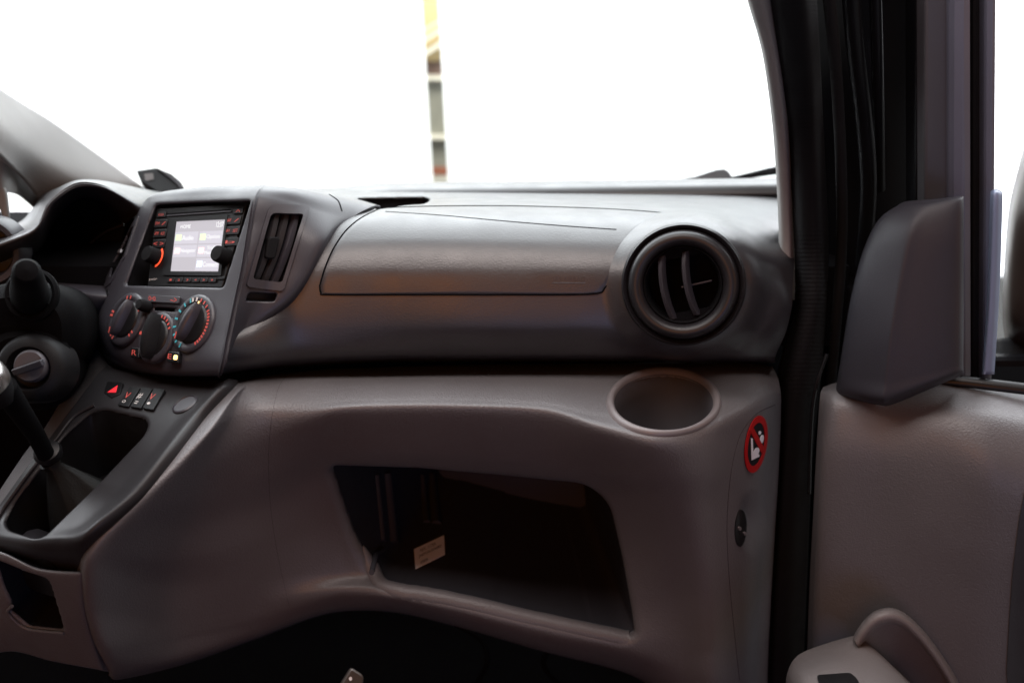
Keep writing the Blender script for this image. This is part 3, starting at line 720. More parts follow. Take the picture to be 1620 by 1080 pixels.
# --- lower dash (taupe)
lo = [
 # left console edge ........ knee ........ glove ........ cup ...... right end
 [(366,604,.965),(408,596,1.01),(450,590,1.04),(520,584,1.06),(600,581,1.08),(720,577,1.09),(860,575,1.10),(960,574,1.10),(1050,573,1.10),(1140,573,1.10),(1195,575,1.11),(1222,580,1.12)],
 [(360,614,.915),(400,604,.955),(440,598,.985),(520,594,1.005),(600,593,1.015),(720,591,1.02),(860,590,1.02),(960,590,1.02),(1050,589,1.02),(1140,589,1.03),(1195,590,1.045),(1230,596,1.07)],
 [(338,640,.892),(385,622,.925),(430,614,.950),(520,611,.960),(600,609,.965),(720,608,.968),(860,612,.968),(950,622,.960),(1050,628,.955),(1140,620,.975),(1200,612,1.01),(1234,612,1.05)],
 [(300,682,.862),(370,660,.900),(424,648,.922),(520,636,.928),(600,632,.930),(720,632,.932),(860,638,.932),(940,655,.915),(1050,672,.895),(1140,660,.915),(1205,640,.985),(1236,630,1.045)],
 [(262,718,.834),(340,720,.885),(422,686,.918),(520,656,.918),(600,652,.920),(720,652,.922),(860,660,.922),(945,682,.895),(1040,700,.872),(1125,698,.895),(1200,690,.975),(1235,680,1.045)],
 [(214,768,.806),(320,782,.890),(420,742,.930),(500,712,.938),(600,712,.940),(720,716,.942),(860,728,.942),(940,742,.925),(1040,745,.882),(1120,748,.892),(1195,752,.97),(1232,750,1.045)],
 [(172,812,.786),(300,830,.892),(416,800,.945),(500,762,.962),(600,752,.965),(720,758,.967),(860,772,.967),(945,785,.950),(1045,790,.898),(1115,800,.898),(1190,812,.965),(1228,812,1.045)],
 [(140,850,.774),(285,880,.892),(415,860,.950),(520,840,.975),(610,835,.978),(720,840,.98),(860,850,.98),(965,858,.960),(1055,860,.915),(1120,868,.905),(1185,876,.960),(1224,880,1.045)],
 [(125,885,.772),(270,925,.895),(410,912,.952),(545,905,.975),(620,905,.975),(720,922,.975),(860,945,.968),(985,955,.950),(1065,940,.925),(1125,945,.910),(1182,950,.958),(1220,950,1.045)],
 [(128,950,.785),(270,975,.898),(400,955,.952),(540,930,.960),(620,935,.955),(720,952,.950),(860,985,.945),(995,1012,.935),(1075,1020,.925),(1130,1025,.912),(1180,1030,.955),(1216,1030,1.045)],
 [(145,1010,.80),(280,1010,.905),(400,985,.955),(530,948,.962),(620,950,.955),(720,972,.950),(860,1008,.945),(1000,1040,.938),(1080,1070,.928),(1132,1080,.912),(1178,1090,.955),(1214,1090,1.045)],
 [(170,1058,.82),(290,1043,.915),(400,1008,.965),(520,966,.980),(620,964,.975),(720,986,.972),(860,1026,.968),(1000,1062,.965),(1085,1110,.94),(1135,1120,.92),(1176,1130,.96),(1212,1130,1.045)],
 [(172,1068,.87),(292,1050,.96),(400,1012,1.0),(520,970,1.02),(620,968,1.02),(720,990,1.02),(860,1030,1.01),(1000,1068,1.01),(1088,1130,.97),(1137,1140,.95),(1175,1150,.98),(1210,1150,1.05)],
]
ins = {0: (382, 600, .985), 1: (380, 611, .930), 2: (361, 637, .893), 3: (331, 681, .858), 4: (291, 729, .832)}
lo = [[(r[0][0]-2, r[0][1]-1, r[0][2]+.012), ins[i]]+r[1:] if i in ins else r for i, r in enumerate(lo)]
lo = [r if len(r) == 13 else [(r[0][0]-2, r[0][1]-1, r[0][2]+.012), (r[0][0]+26, r[0][1]+16, r[0][2]-.002)]+r[1:] if 0 < i < 11 else [(r[0][0], r[0][1], r[0][2]+.012), (r[0][0]+20, r[0][1]+6, r[0][2]+.01)]+r[1:] for i, r in enumerate(lo)]
LO = Surf(lo, 420, 270)
gl_hole = rpoly([(524, 744), (660, 748), (800, 760), (925, 773), (958, 800), (978, 880), (1003, 1004), (985, 1010), (860, 982), (720, 950), (620, 932), (592, 912), (560, 850)], [10, 20, 20, 26, 26, 20, 8, 10, 20, 20, 20, 16, 20], 5)
cup_c = (1050, 637); cup = [(cup_c[0]+78*math.cos(a), cup_c[1]+45*math.sin(a)) for a in np.linspace(0, 2*math.pi, 72, endpoint=False)]
hook = rpoly([(1170, 800), (1180, 822), (1180, 850), (1172, 864), (1164, 845), (1164, 820)], 6)
def hookdent(P):
    d = np.hypot((P[:, 0]-1190)/26, (P[:, 1]-825)/58); t = np.clip(1-d, 0, 1); return -.010*t*t*(3-2*t)
LO.mesh('lower_panel', BEIGE, dash, holes=[dict(poly=gl_hole, R=17, rm=.011), dict(poly=cup, R=5, rm=.002)], disp=hookdent)
lop = dash.children[-1]
# glove box tray
r0 = [LO.hit(x, y, -.0115)[0] for x, y in grow(resample(gl_hole, 4), 1.5)]
cc = sum(r0, Vector())/len(r0)
def gring(t):
    s = 1-.30*t/.27; return [Vector((cc.x+(p.x-cc.x)*s+.012*t/.27, p.y+t, cc.z+(p.z-cc.z)*(1-.12*t/.27)-.0*t)) for p in r0]
grs = [gring(t) for t in (0, .01, .04, .08, .12, .16, .20, .24, .27)]
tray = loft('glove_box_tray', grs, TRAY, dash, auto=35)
tv = [v.co.copy() for v in tray.data.vertices]; TB = BVHTree.FromPolygons(tv, [tuple(p.vertices) for p in tray.data.polygons])
def thit(px, py, off):
    d = (FW + RT*((px-810)/F) + UP*((540-py)/F)).normalized(); loc, n, i, ds = TB.ray_cast(CAM, d)
    if loc is None: print('TRAY MISS', px, py); loc = CAM+d*1.1; n = -d
    if n.dot(-d) < 0: n = -n
    return loc+n*off
RIBM = mat('tray_rib_plastic', (.032, .032, .038), .6, spec=.2)
# ribs on the tray wall
for x0, y0, y1, rr_ in ((596, 750, 855, .0028), (612, 748, 858, .0042), (668, 752, 826, .003), (683, 752, 828, .0038)):
    tube('tray_rib', [thit(x0+(y-y0)*.10, y, -.0015) for y in np.linspace(y0, y1, 10)], rr_*1.8, RIBM, tray)
tube('tray_catch', [thit(x, y, .002) for x, y in ((588, 905), (592, 878), (604, 868))], .003, TRAY, tray)
lab_q = [(655, 868), (702.5, 846), (704, 876), (657.5, 899)]
pts = [thit(x, y, .002) for x, y in lab_q]
LP = Plane(pts[0], pts[1], pts[2]).shifted(.001)
vl = LP.prism('paper_label', lab_q, PAPER, tray, -.0005, .0004, 0)
LQ = [Vector(p) for p in lab_q]
def lq(u0, v0, u1, v1):
    g = lambda u, v: ((LQ[0]*(1-u)+LQ[1]*u)*(1-v)+(LQ[3]*(1-u)+LQ[2]*u)*v).to_tuple()
    return [g(u0, v0), g(u1, v0), g(u1, v1), g(u0, v1)]
LP.text('label_print', 'REG  1170A', lq(.2, .14, .72, .30), INK, vl, .0007)
LP.text('label_print', 'JN0M20U0040801', lq(.14, .40, .9, .58), INK, vl, .0007)
LP.text('label_print', '878008', lq(.18, .74, .42, .88), INK, vl, .0007)
tube('shelf_lip', [LO.hit(x, y, -.0075)[0]+Vector((0, .004, 0)) for x, y in curve([(572, 872), (584, 905), (606, 926), (650, 938), (720, 955), (860, 989), (960, 1013), (1000, 1020), (1008, 1000)], 60)], [.0105*min(1, .15+k/8, .15+(59-k)/8) for k in range(60)], BEIGE, lop, seg=20)
# cup holder
cpos = LO.hit(*cup_c)[0]; cn = Vector((0, -.17, .985)).normalized()
cL, cR = LO.hit(968, 637)[0], LO.hit(1132, 637)[0]; cr = (cR-cL).length/2
def cup_ring(k, dz, s=1.0, off=0.0):
    out = []
    for a in np.linspace(0, 2*math.pi, 72, endpoint=False):
        p = LO.hit(cup_c[0]+80*k*math.cos(a), cup_c[1]+47*k*math.sin(a), off)[0]; out.append(p)
    c = sum(out, Vector())/len(out); return [c+(p-c)*s+Vector((0, 0, dz)) for p in out]
ch = loft('cup_holder', [cup_ring(1.00, 0, off=.001), cup_ring(.97, 0, off=-.001), cup_ring(.96, -.02, .95), cup_ring(.90, -.070, .80), cup_ring(.88, -.074, .74)], CHARS, dash, auto=60)
loft('cup_rim', [cup_ring(1.15, 0, off=-.001), cup_ring(1.13, 0, off=.0022), cup_ring(1.08, 0, off=.0046), cup_ring(1.03, 0, off=.0046), cup_ring(.99, 0, off=.0026), cup_ring(.972, 0, off=-.002)], mat('cup_rim_grey', (.16, .145, .15), .36), ch, cap1=False, auto=70)
ch.data.materials[0] = mat('cup_holder_grey', (0.060, 0.058, 0.066), .7, spec=.2, bump=.00005, bscale=1200)
PSEAM = mat('taupe_seam', (.045, .040, .042), .8, spec=.1)
# end panel seam + no-airbag sticker + hook
LO.line('end_seam', curve([(1226, 640), (1196, 655), (1170, 690), (1156, 750), (1150, 830), (1154, 920), (1166, 1040), (1170, 1075)], 40), PSEAM, lop, r=.00045)
LO.line('side_seam', curve([(452, 594), (440, 615), (430, 660), (425, 720), (428, 800), (440, 880), (458, 960)], 40), PSEAM, lop, r=.00018)
ell = lambda cx, cy, a, b, tilt=0, n=48: [(cx+a*math.cos(t)*math.cos(tilt)-b*math.sin(t)*math.sin(tilt), cy+a*math.cos(t)*math.sin(tilt)+b*math.sin(t)*math.cos(tilt)) for t in np.linspace(0, 2*math.pi, n, endpoint=False)]
S0 = (1194.5, 702); TL = math.radians(9)
stk_s = LO.patch('warning_sticker', ell(*S0, 16.5, 45, TL), INK, dash, off=.0010, rings=3, step=3, skirt=.0012)
LO.patch('red_ring', ell(*S0, 16.8, 45.5, TL), SRED, stk_s, off=.0016, rings=2, step=3, skirt=.0008, inner=.76)
LO.patch('red_bar', [(1184, 680), (1188, 673), (1207, 708), (1203, 716)], SRED, stk_s, off=.0019, rings=1, step=3, skirt=.0008)
LO.patch('sticker_print', [(1186, 692), (1188.5, 693), (1189, 722), (1199, 718), (1199.5, 721), (1187, 727)], PAPER, stk_s, off=.0017, rings=1, step=3, skirt=.0004)
LO.patch('sticker_print', ell(1195, 713, 4, 6, .3, 16), PAPER, stk_s, off=.0017, rings=1, step=3, skirt=.0004)
LO.patch('sticker_print', ell(1203, 694, 3, 7, .2, 16), PAPER, stk_s, off=.0017, rings=1, step=3, skirt=.0004)
LO.patch('sticker_print', ell(1200, 684, 2, 3, .2, 12), PAPER, stk_s, off=.0017, rings=1, step=3, skirt=.0004)
hk = LO.patch('bag_hook', ell(1171, 835, 9, 29, .05, 30), BLK, dash, off=.003, rings=4, step=3, skirt=.006, rnd=.002)
for x, y in ((1166, 834), (1174, 842)): LO.patch('hook_pin', ell(x, y, 2.2, 3.2, 0, 12), DIMM, hk, off=.004, rings=1, step=2)
LO.patch('screw_head', ell(1114, 0+557, 1, 1, 0, 6), DIMM, dash, rings=1) if False else None

# lower left pockets
PK = Surf([[(-60,868,.84),(0,872,.81),(60,898,.79),(124,904,.775),(132,902,.785)],
           [(-60,876,.83),(0,880,.80),(60,906,.785),(122,912,.772),(136,912,.782)],
           [(-55,960,.84),(0,950,.81),(60,955,.80),(124,960,.782),(142,960,.795)],
           [(-50,1010,.85),(5,1000,.825),(60,1000,.81),(135,1005,.795),(152,1008,.81)],
           [(-40,1040,.86),(20,1030,.845),(80,1045,.83),(150,1058,.815),(172,1062,.825)]], 90, 80)
pk_hole = rpoly([(-10, 885), (40, 906), (72, 916), (78, 925), (100, 998), (45, 992), (14, 966), (18, 955), (5, 930)], 5)
PK.mesh('console_front', BEIGE, dash, holes=[dict(poly=pk_hole, R=5, rm=.003)])
pkf = dash.children[-1]
tub(PK, 'pocket', pk_hole, .07, (0, 1, -.1), TRAY, pkf, off=-.003)
PK.line('pocket_lip', curve([(20, 957), (13, 966), (22, 978), (46, 994), (102, 1000)], 20), BEIGE, pkf, r=.0018, off=.0008)

# ================================================================== STEERING COLUMN
COLM = mat('column_black_plastic', (.003, .003, .0035), .8, spec=.05, bump=.00005, bscale=1200)
stc = thing('steering_column', 'black steering column shroud with stalk and ignition barrel at left edge', 'steering column', tuple(U(40, 540, 1.0)))
def oval(cx, cy, a, b, Y, n=48, p=2.6):
    out = []
    for t in np.linspace(0, 2*math.pi, n, endpoint=False):
        c, s_ = math.cos(t), math.sin(t); out.append(U(cx+a*abs(c)**(2/p)*math.copysign(1, c), cy+b*abs(s_)**(2/p)*math.copysign(1, s_), Y))
    return out
loft('shroud', [oval(70, 520, 92, 70, 1.12), oval(60, 520, 92, 72, 1.02), oval(45, 522, 92, 76, .95), oval(34, 526, 88, 76, .91), oval(28, 530, 70, 60, .895)], COLM, stc, cap0=True)
loft('lower_shroud', [oval(60, 560, 85, 60, 1.10), oval(50, 575, 80, 70, .97), oval(42, 584, 74, 66, .90), oval(40, 586, 58, 54, .885)], COLM, stc, cap0=True)
a0, a1 = U(48, 474, .915), U(42, 428, .80)
ax = (a1-a0); L = ax.length
s1 = lathe('stalk', [(.0215, 0), (.0175, .004), (.0165, L*.35), (.0135, L*.75), (.0118, L*.95), (.009, L*1.0), (.0001, L*1.02)], a0, ax, COLM, stc, seg=40)
lathe('stalk_collar', [(.0255, -.004), (.0260, .0015), (.0235, .004), (.020, .002)], U(50, 466, .900), Vector((.02, -.9, .4)), COLM, stc, seg=48, cap=False)
IGM = mat('barrel_grey_black', (.008, .008, .009), .5, spec=.15)
ig = lathe('ignition_barrel', [(.034, -.03), (.033, 0), (.029, .006), (.021, .008), (.0185, .003), (.018, -.004), (.0001, -.004)], U(50, 583, .872), Vector((.06, -.92, .35)), IGM, stc, seg=56, auto=60)
kc = U(50, 579, .868); kx = Vector((.06, -.92, .35)).normalized()
lathe('key_barrel', [(.0155, -.006), (.0155, .003), (.0135, .0055), (.0001, .006)], kc, kx, mat('dull_key_metal', (.08, .075, .085), .5, metal=.3), ig, seg=40)
bar('key_grip', kc+Vector((-.014, 0, -.006))+kx*.009, kc+Vector((.015, 0, .004))+kx*.009, .006, .006, CHARS, ig)

# ================================================================== GEAR LEVER
gl = thing('gear_lever', 'black gear lever with chrome tipped knob and leather boot in the console well', 'gear lever', tuple(CS.hit(90, 760)[0]))
col0 = U(76, 716, .865)
boot_o = [CS.hit(x, y, -.05)[0] for x, y in resample(rpoly([(48, 742), (120, 728), (172, 742), (168, 768), (104, 832), (44, 836), (14, 806)], 18), 8)]
bc = sum(boot_o, Vector())/len(boot_o); n = len(boot_o); rings = []
for k, t in enumerate((0, .25, .5, .72, .88, 1.0)):
    s_ = (1-t)**1.05*.93+.07; wob = .0006 if 0 < k < 5 else 0
    cx_ = bc.lerp(col0+Vector((0, 0, -.008)), t**.8)
    ring_ = []
    for i, p in enumerate(boot_o):
        q0 = cx_+(p-bc)*s_
        if k == 5: 
            an = 2*math.pi*i/n; d0 = (p-bc).normalized(); q0 = cx_+d0*.011
        ring_.append(q0+Vector((0, 0, wob*math.sin(i*.9+k*1.7))))
    rings.append(ring_)
loft('boot', rings, mat('black_leather', (.005, .005, .005), .5, spec=.08, bump=.00015, bscale=500), gl, cap1=True, auto=80)
kn = U(6, 612, .80)
tube('shaft', [col0+Vector((0.0, 0, -.01)), col0.lerp(kn, .3), col0.lerp(kn, .7), kn], [.0080, .0085, .010, .0110], COLM, gl, seg=20)
lathe('boot_collar', [(.0125, -.004), (.0135, 0), (.012, .005), (.0085, .006)], col0, kn-col0, BLK, gl, seg=32)
kk = lathe('knob', [(.010, -.012), (.014, -.004), (.017, .006), (.018, .016), (.016, .027), (.011, .033), (.0001, .035)], U(-6, 620, .795), Vector((-.15, -.45, .88)), BLKM, gl, seg=40)
lathe('chrome_cap', [(.0180, .010), (.0187, .014), (.0187, .022), (.0170, .028), (.0160, .029)], U(-6, 620, .795), Vector((-.15, -.45, .88)), CHROME, kk, seg=40, cap=False)
lathe('knob_emblem', [(.006, .0350), (.0001, .0358)], U(-6, 620, .795), Vector((-.15, -.45, .88)), CHROME, kk, seg=24)

# ================================================================== VAN BODY
van = thing('van_body', 'dark van cabin shell with taupe windscreen pillars and black door jamb', 'van', (0, 1.0, .3))
def strip(name, rows, m, nu=30, nv=60, thick=.006, disp=None): return Surf(rows, nu, nv).mesh(name, m, van, thick=thick, disp=disp)
# right pillar trim: taupe, leaning back towards the roof
strip('right_pillar_trim', [
 [(1150,-120,.78),(1156,-120,.76),(1172,-120,.755),(1192,-120,.77)],
 [(1182,0,.88),(1188,0,.86),(1205,0,.855),(1218,0,.87)],
 [(1207,90,.96),(1212,90,.94),(1226,90,.935),(1234,90,.95)],
 [(1222,200,1.05),(1227,200,1.03),(1240,200,1.025),(1247,200,1.04)],
 [(1229,300,1.10),(1234,300,1.08),(1247,300,1.075),(1254,300,1.09)],
 [(1232,380,1.12),(1237,380,1.10),(1250,380,1.095),(1257,380,1.11)],
 [(1232,440,1.12),(1237,448,1.10),(1250,455,1.095),(1258,455,1.11)],
 [(1231,448,1.14),(1237,457,1.12),(1250,470,1.115),(1257,476,1.12)]], BEIGE2)
# rubber door seal beside the pillar: wide soft ribbed band running to the sill
def ribs(P):
    return .00018*np.sin(P[:, 1]/4.2*2*math.pi/1.6)
strip('door_seal', [
 [(1190,-120,.77),(1205,-120,.752),(1230,-120,.745),(1255,-120,.75),(1275,-120,.78)],
 [(1216,0,.875),(1230,0,.852),(1255,0,.845),(1276,0,.85),(1292,0,.89)],
 [(1245,200,1.045),(1256,200,1.02),(1276,200,1.01),(1290,200,1.015),(1303,200,1.05)],
 [(1256,380,1.10),(1268,380,1.07),(1285,380,1.06),(1299,380,1.065),(1311,380,1.10)],
 [(1258,480,1.09),(1268,480,1.06),(1284,480,1.05),(1298,480,1.055),(1308,480,1.09)],
 [(1235,590,1.08),(1246,590,1.05),(1262,590,1.04),(1280,590,1.045),(1300,590,1.08)],
 [(1232,720,1.07),(1240,720,1.045),(1252,720,1.04),(1268,720,1.045),(1286,720,1.07)],
 [(1222,900,1.07),(1228,900,1.045),(1240,900,1.04),(1258,900,1.045),(1278,900,1.07)],
 [(1212,1130,1.07),(1218,1130,1.045),(1230,1130,1.04),(1248,1130,1.045),(1268,1130,1.07)]], BLKM, 30, 560, .006, ribs)
sealm = [o for o in van.children if o.name.startswith('door_seal')][0]
# body jamb behind
strip('door_jamb', [
 [(1180,-150,.90),(1260,-150,.98),(1330,-150,1.02),(1400,-150,1.04),(1480,-150,1.06)],
 [(1210,0,1.00),(1290,0,1.06),(1340,0,1.09),(1400,0,1.10),(1480,0,1.10)],
 [(1240,250,1.16),(1300,250,1.16),(1345,250,1.15),(1400,250,1.15),(1490,250,1.16)],
 [(1245,500,1.20),(1300,500,1.19),(1340,500,1.17),(1400,500,1.17),(1490,500,1.18)],
 [(1215,700,1.18),(1260,700,1.17),(1300,700,1.16),(1400,700,1.16),(1490,700,1.18)],
 [(1195,1150,1.18),(1240,1150,1.17),(1300,1150,1.16),(1400,1150,1.16),(1490,1150,1.18)]], BODY, 60, 80)
for pts, r, m in ((((1300,-100,.98),(1318,60,1.02),(1328,200,1.06),(1332,330,1.08),(1330,420,1.09),(1322,520,1.09),(1312,640,1.09)), .006, BLKM),
               (((1340,-100,1.0),(1352,60,1.04),(1368,200,1.08),(1374,300,1.10),(1366,420,1.12)), .009, BODY),
               (((1382,-100,1.02),(1388,100,1.06),(1392,300,1.12)), .006, BODY)):
    tube('jamb_rib', [U(*p) for p in curve(pts, 30)], r, m, van)
# left pillar
strip('left_pillar_trim', [
 [(-220,-20,1.05),(-200,-10,1.03),(-160,60,1.03),(-120,130,1.07)],
 [(-8,136,1.32),(-4,142,1.29),(-4,190,1.18),(-4,240,1.17)],
 [(80,192,1.40),(82,198,1.38),(60,245,1.29),(36,282,1.28)],
 [(160,248,1.46),(160,254,1.44),(130,290,1.37),(76,330,1.37)],
 [(235,302,1.46),(232,306,1.44),(190,320,1.44),(130,350,1.48)]], BEIGE2)
strip('mirror_corner_trim', [
 [(-60,235,1.24),(0,240,1.22),(40,280,1.31),(80,332,1.40)],
 [(-70,262,1.25),(-2,262,1.23),(38,296,1.32),(74,340,1.40)],
 [(-75,292,1.26),(2,303,1.24),(34,311,1.32),(70,345,1.40)]], BEIGE2)
strip('door_top_trim', [[(-120,350,1.24),(0,357,1.24),(42,356,1.30),(90,362,1.34)], [(-120,380,1.2),(0,385,1.2),(50,390,1.26),(90,395,1.30)]], CHAR)
strip('quarter_pillar', [[(-30,285,1.24),(-2,290,1.24)], [(-10,310,1.24),(8,306,1.24)], [(10,356,1.24),(14,362,1.24)]], BEIGE2, 4, 12)
# roof, left side, floor, firewall
HEAD = mat('headliner_fabric', (.30, .28, .27), .9)
box('roof', (-1.0, -.30, 1.92), (.62, .86, 1.97), HEAD, van, .01)
box('left_side', (-1.06, -1.2, .3), (-1.0, 1.56, 1.08), BEIGE2, van, .01)
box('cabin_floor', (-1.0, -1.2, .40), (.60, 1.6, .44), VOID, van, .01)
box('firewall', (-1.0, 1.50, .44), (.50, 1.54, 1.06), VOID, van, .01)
box('fender_light_block', (.45, 1.17, .2), (.85, 1.20, .95), BODY, van, .01)  # unseen box behind the door, added to block light from front right
box('cowl_light_block', (.40, 1.12, .44), (.44, 1.50, 1.06), VOID, van, .005)  # unseen box, added against light leaking in from the right
# windscreen glass
gm = bpy.data.materials.new('windscreen_glass'); gm.use_nodes = True; t = gm.node_tree; t.nodes.clear()
go = t.nodes.new('ShaderNodeOutputMaterial'); tr = t.nodes.new('ShaderNodeBsdfTransparent'); gg = t.nodes.new('ShaderNodeBsdfGlossy'); mxx = t.nodes.new('ShaderNodeMixShader')
tr.inputs[0].default_value = (.95, .98, .97, 1); gg.inputs['Roughness'].default_value = .01; mxx.inputs[0].default_value = .03
t.links.new(tr.outputs[0], mxx.inputs[1]); t.links.new(gg.outputs[0], mxx.inputs[2]); t.links.new(mxx.outputs[0], go.inputs[0])
Surf([[(-400,-420,.86),(200,-420,.84),(810,-420,.84),(1120,-420,.82)], [(-220,0,1.25),(200,0,1.28),(810,0,1.28),(1212,0,1.05)],
      [(60,200,1.42),(350,200,1.48),(810,200,1.48),(1236,200,1.22)], [(200,298,1.50),(450,296,1.56),(810,289,1.56),(1256,286,1.36)]], 40, 40).mesh('windscreen', gm, van, thick=0)
# ================================================================== wiper, black pod at windscreen base
wp = thing('windscreen_wiper', 'black wiper arm lying at the windscreen base near the right pillar', 'wiper', tuple(U(1150, 280, 1.60)))
tube('wiper_arm', [U(x, y, 1.60) for x, y in ((1158, 283), (1190, 277), (1215, 272), (1250, 266))], [.004, .006, .0075, .0085], BLKM, wp, sx=.8)
cap_ = [(1074, 283), (1100, 279), (1120, 272), (1134, 268), (1146, 267), (1152, 270), (1160, 281), (1162, 286), (1074, 286)]
WPp = Plane(U(1100, 280, 1.58), U(1150, 280, 1.58), U(1120, 270, 1.585))
WPp.prism('pivot_cover', cap_, mat('grey_wiper_cap', (.12, .13, .15), .4), wp, -.05, 0, .004)
MP = Plane(U(225, 275, 1.44), U(280, 280, 1.44), U(250, 300, 1.42))
mt = MP.prism('rear_view_pod', rpoly([(216, 270), (247, 265.5), (272, 276), (286, 288), (292, 298), (270, 303), (251, 304), (232, 292), (221, 283)], [1.5, 3, 12, 8, 2, 4, 3, 8, 6]), BLK, None, -.02, 0, .002)
tag(mt, 'small black pointed pod standing at the windscreen base above the radio', 'pod')
MP.prism('pod_label', [(228, 275), (242, 274), (243, 284), (230, 286)], mat('pod_grey', (.12, .11, .11), .5), mt, 0, .0008, 0)
MP.prism('pod_rim', rpoly([(247, 265.5), (272, 276), (286, 288), (292, 298), (286, 299), (278, 289), (266, 279)], 3), CHARS, mt, -.006, .003, .001)

# ================================================================== DOOR
door = thing('open_passenger_door', 'open passenger door with taupe panel, black mirror corner trim and grey window frame', 'door', tuple(U(1290, 900, 1.0)))
dr = [
 [(1302,612,1.03),(1330,604,1.03),(1400,600,1.03),(1480,595,1.02),(1560,602,1.01),(1640,612,1.0),(1800,630,.97)],
 [(1298,622,1.0),(1326,618,.985),(1400,618,.985),(1480,608,.98),(1560,618,.97),(1640,628,.96),(1800,650,.93)],
 [(1296,640,.99),(1322,636,.965),(1400,640,.955),(1480,640,.94),(1560,655,.92),(1640,672,.91),(1800,700,.88)],
 [(1294,670,.985),(1318,672,.955),(1400,675,.94),(1480,682,.918),(1560,705,.895),(1640,728,.885),(1800,770,.855)],
 [(1291,720,.98),(1312,722,.95),(1400,725,.93),(1480,735,.908),(1560,760,.885),(1640,790,.873),(1800,830,.84)],
 [(1286,820,.98),(1306,820,.95),(1395,825,.928),(1475,835,.905),(1555,860,.885),(1635,880,.873),(1790,920,.84)],
 [(1280,940,.98),(1300,940,.95),(1390,945,.928),(1470,950,.908),(1550,965,.888),(1630,980,.877),(1780,1010,.845)],
 [(1272,1180,.98),(1292,1180,.95),(1380,1180,.93),(1460,1180,.91),(1540,1190,.89),(1620,1200,.88),(1770,1220,.85)]]
DR = Surf(dr, 160, 150); DR.mesh('door_panel', BEIGE, door, thick=.008)
DR.patch('dark_insert', [(1660, 700), (1760, 720), (1700, 1120), (1596, 1120), (1592, 1060), (1596, 980), (1602, 900), (1612, 820), (1622, 770), (1640, 720)], CHAR, door, off=.002, rings=10, step=8, skirt=.004)
# sill seal
tube('sill_seal', [U(x, y, d) for x, y, d in ((1488, 600, .985), (1530, 604, .975), (1580, 610, .965), (1680, 622, .945))], .0045, BLK, door, sx=1.5)
# mirror corner cover: front bevel + face as one solid
def corner():
    YF = .955
    face = [(1520, 310), (1450, 318), (1440, 335), (1418, 400), (1400, 470), (1390, 560), (1388, 634), (1420, 624), (1470, 603), (1518, 592)]
    edge = [(1505, 312), (1430, 322), (1405, 338), (1383, 365), (1358, 430), (1342, 490), (1330, 560), (1320, 626), (1350, 634), (1388, 638)]
    return face, edge
cor = Surf([[*r[:3], (r[3][0]+16, r[3][1], r[3][2]-.002), *r[4:]] for r in [
 [(1424,322,1.03),(1432,319,1.0),(1447,317,.985),(1470,314,.98),(1520,310,.975),(1524,310,1.0)],
 [(1388,350,1.03),(1400,340,.995),(1440,330,.97),(1458,324,.962),(1520,317,.958),(1525,317,.99)],
 [(1364,400,1.03),(1378,385,.99),(1428,372,.955),(1440,370,.950),(1519,368,.945),(1524,368,.98)],
 [(1346,470,1.03),(1358,455,.985),(1412,450,.945),(1421,450,.94),(1518,455,.935),(1523,455,.975)],
 [(1334,540,1.03),(1343,530,.98),(1399,530,.935),(1408,530,.93),(1517,530,.925),(1522,530,.97)],
 [(1325,600,1.03),(1332,590,.975),(1391,600,.928),(1400,600,.923),(1516,575,.92),(1521,575,.965)],
 [(1320,622,1.03),(1328,622,.975),(1388,632,.925),(1398,630,.922),(1516,590,.92),(1521,590,.965)],
 [(1318,628,1.04),(1326,630,1.0),(1388,640,.955),(1400,638,.95),(1516,596,.94),(1521,596,.97)]]], 90, 90)
cor.mesh('mirror_corner_cover', mat('mirror_cover_plastic', (.022, .021, .028), .55, spec=.35, bump=.0001, bscale=900), door, thick=.0015)
tube('highlight_tube', [U(x, y, 1.03) for x, y in curve([(1308, 560), (1294, 600), (1286, 640), (1282, 700), (1280, 780)], 24)], .0022, mat('glossy_black_paint', (.01, .01, .012), .06), door)  # glossy tube added to give the thin highlight beside the door
# window frame: stepped vertical column (section swept bottom to top)
def column(name, x0b, x1b, x0t, x1t, Yf, depth, m, yb=606, rb=.003):
    v = []
    for (y, xa, xb, dY) in ((yb, x0b, x1b, 0), (300, x0b+(x0t-x0b)*.55, x1b+(x1t-x1b)*.55, -.02), (-160, x0t, x1t, -.05)):
        for x, d in ((xa, 0), (xb, 0), (xb, depth), (xa, depth)):
            v.append(U(x, y, Yf+.045+dY) + Vector((0, d, 0)))
    f = [(0, 1, 2, 3), (8, 11, 10, 9)]
    for k in (0, 4):
        for i in range(4): j = (i+1) % 4; f.append((k+i, k+4+i, k+4+j, k+j))
    o = mesh(name, v, f, m, door, smooth=False, bevel=rb); bm_fix(o); return o
FR1 = mat('frame_dark_vinyl', (.040, .038, .045), .5, bump=.0001, bscale=900)
FR2 = mat('frame_grey_vinyl', (.085, .09, .125), .42, bump=.0001, bscale=900)
column('frame_outer_flange', 1448, 1470, 1449, 1463, 1.02, .03, BODY)
column('frame_outer_face', 1462, 1512, 1464, 1508, 1.0, .03, FR1)
column('frame_inner_face', 1505, 1541, 1508, 1541, .985, .04, FR2, rb=.010)
column('glass_run_seal', 1538, 1566, 1539, 1566, 1.005, .04, BLKM)
column('frame_lip', 1557, 1571, 1561, 1579, .99, .025, FR2, rb=.004)
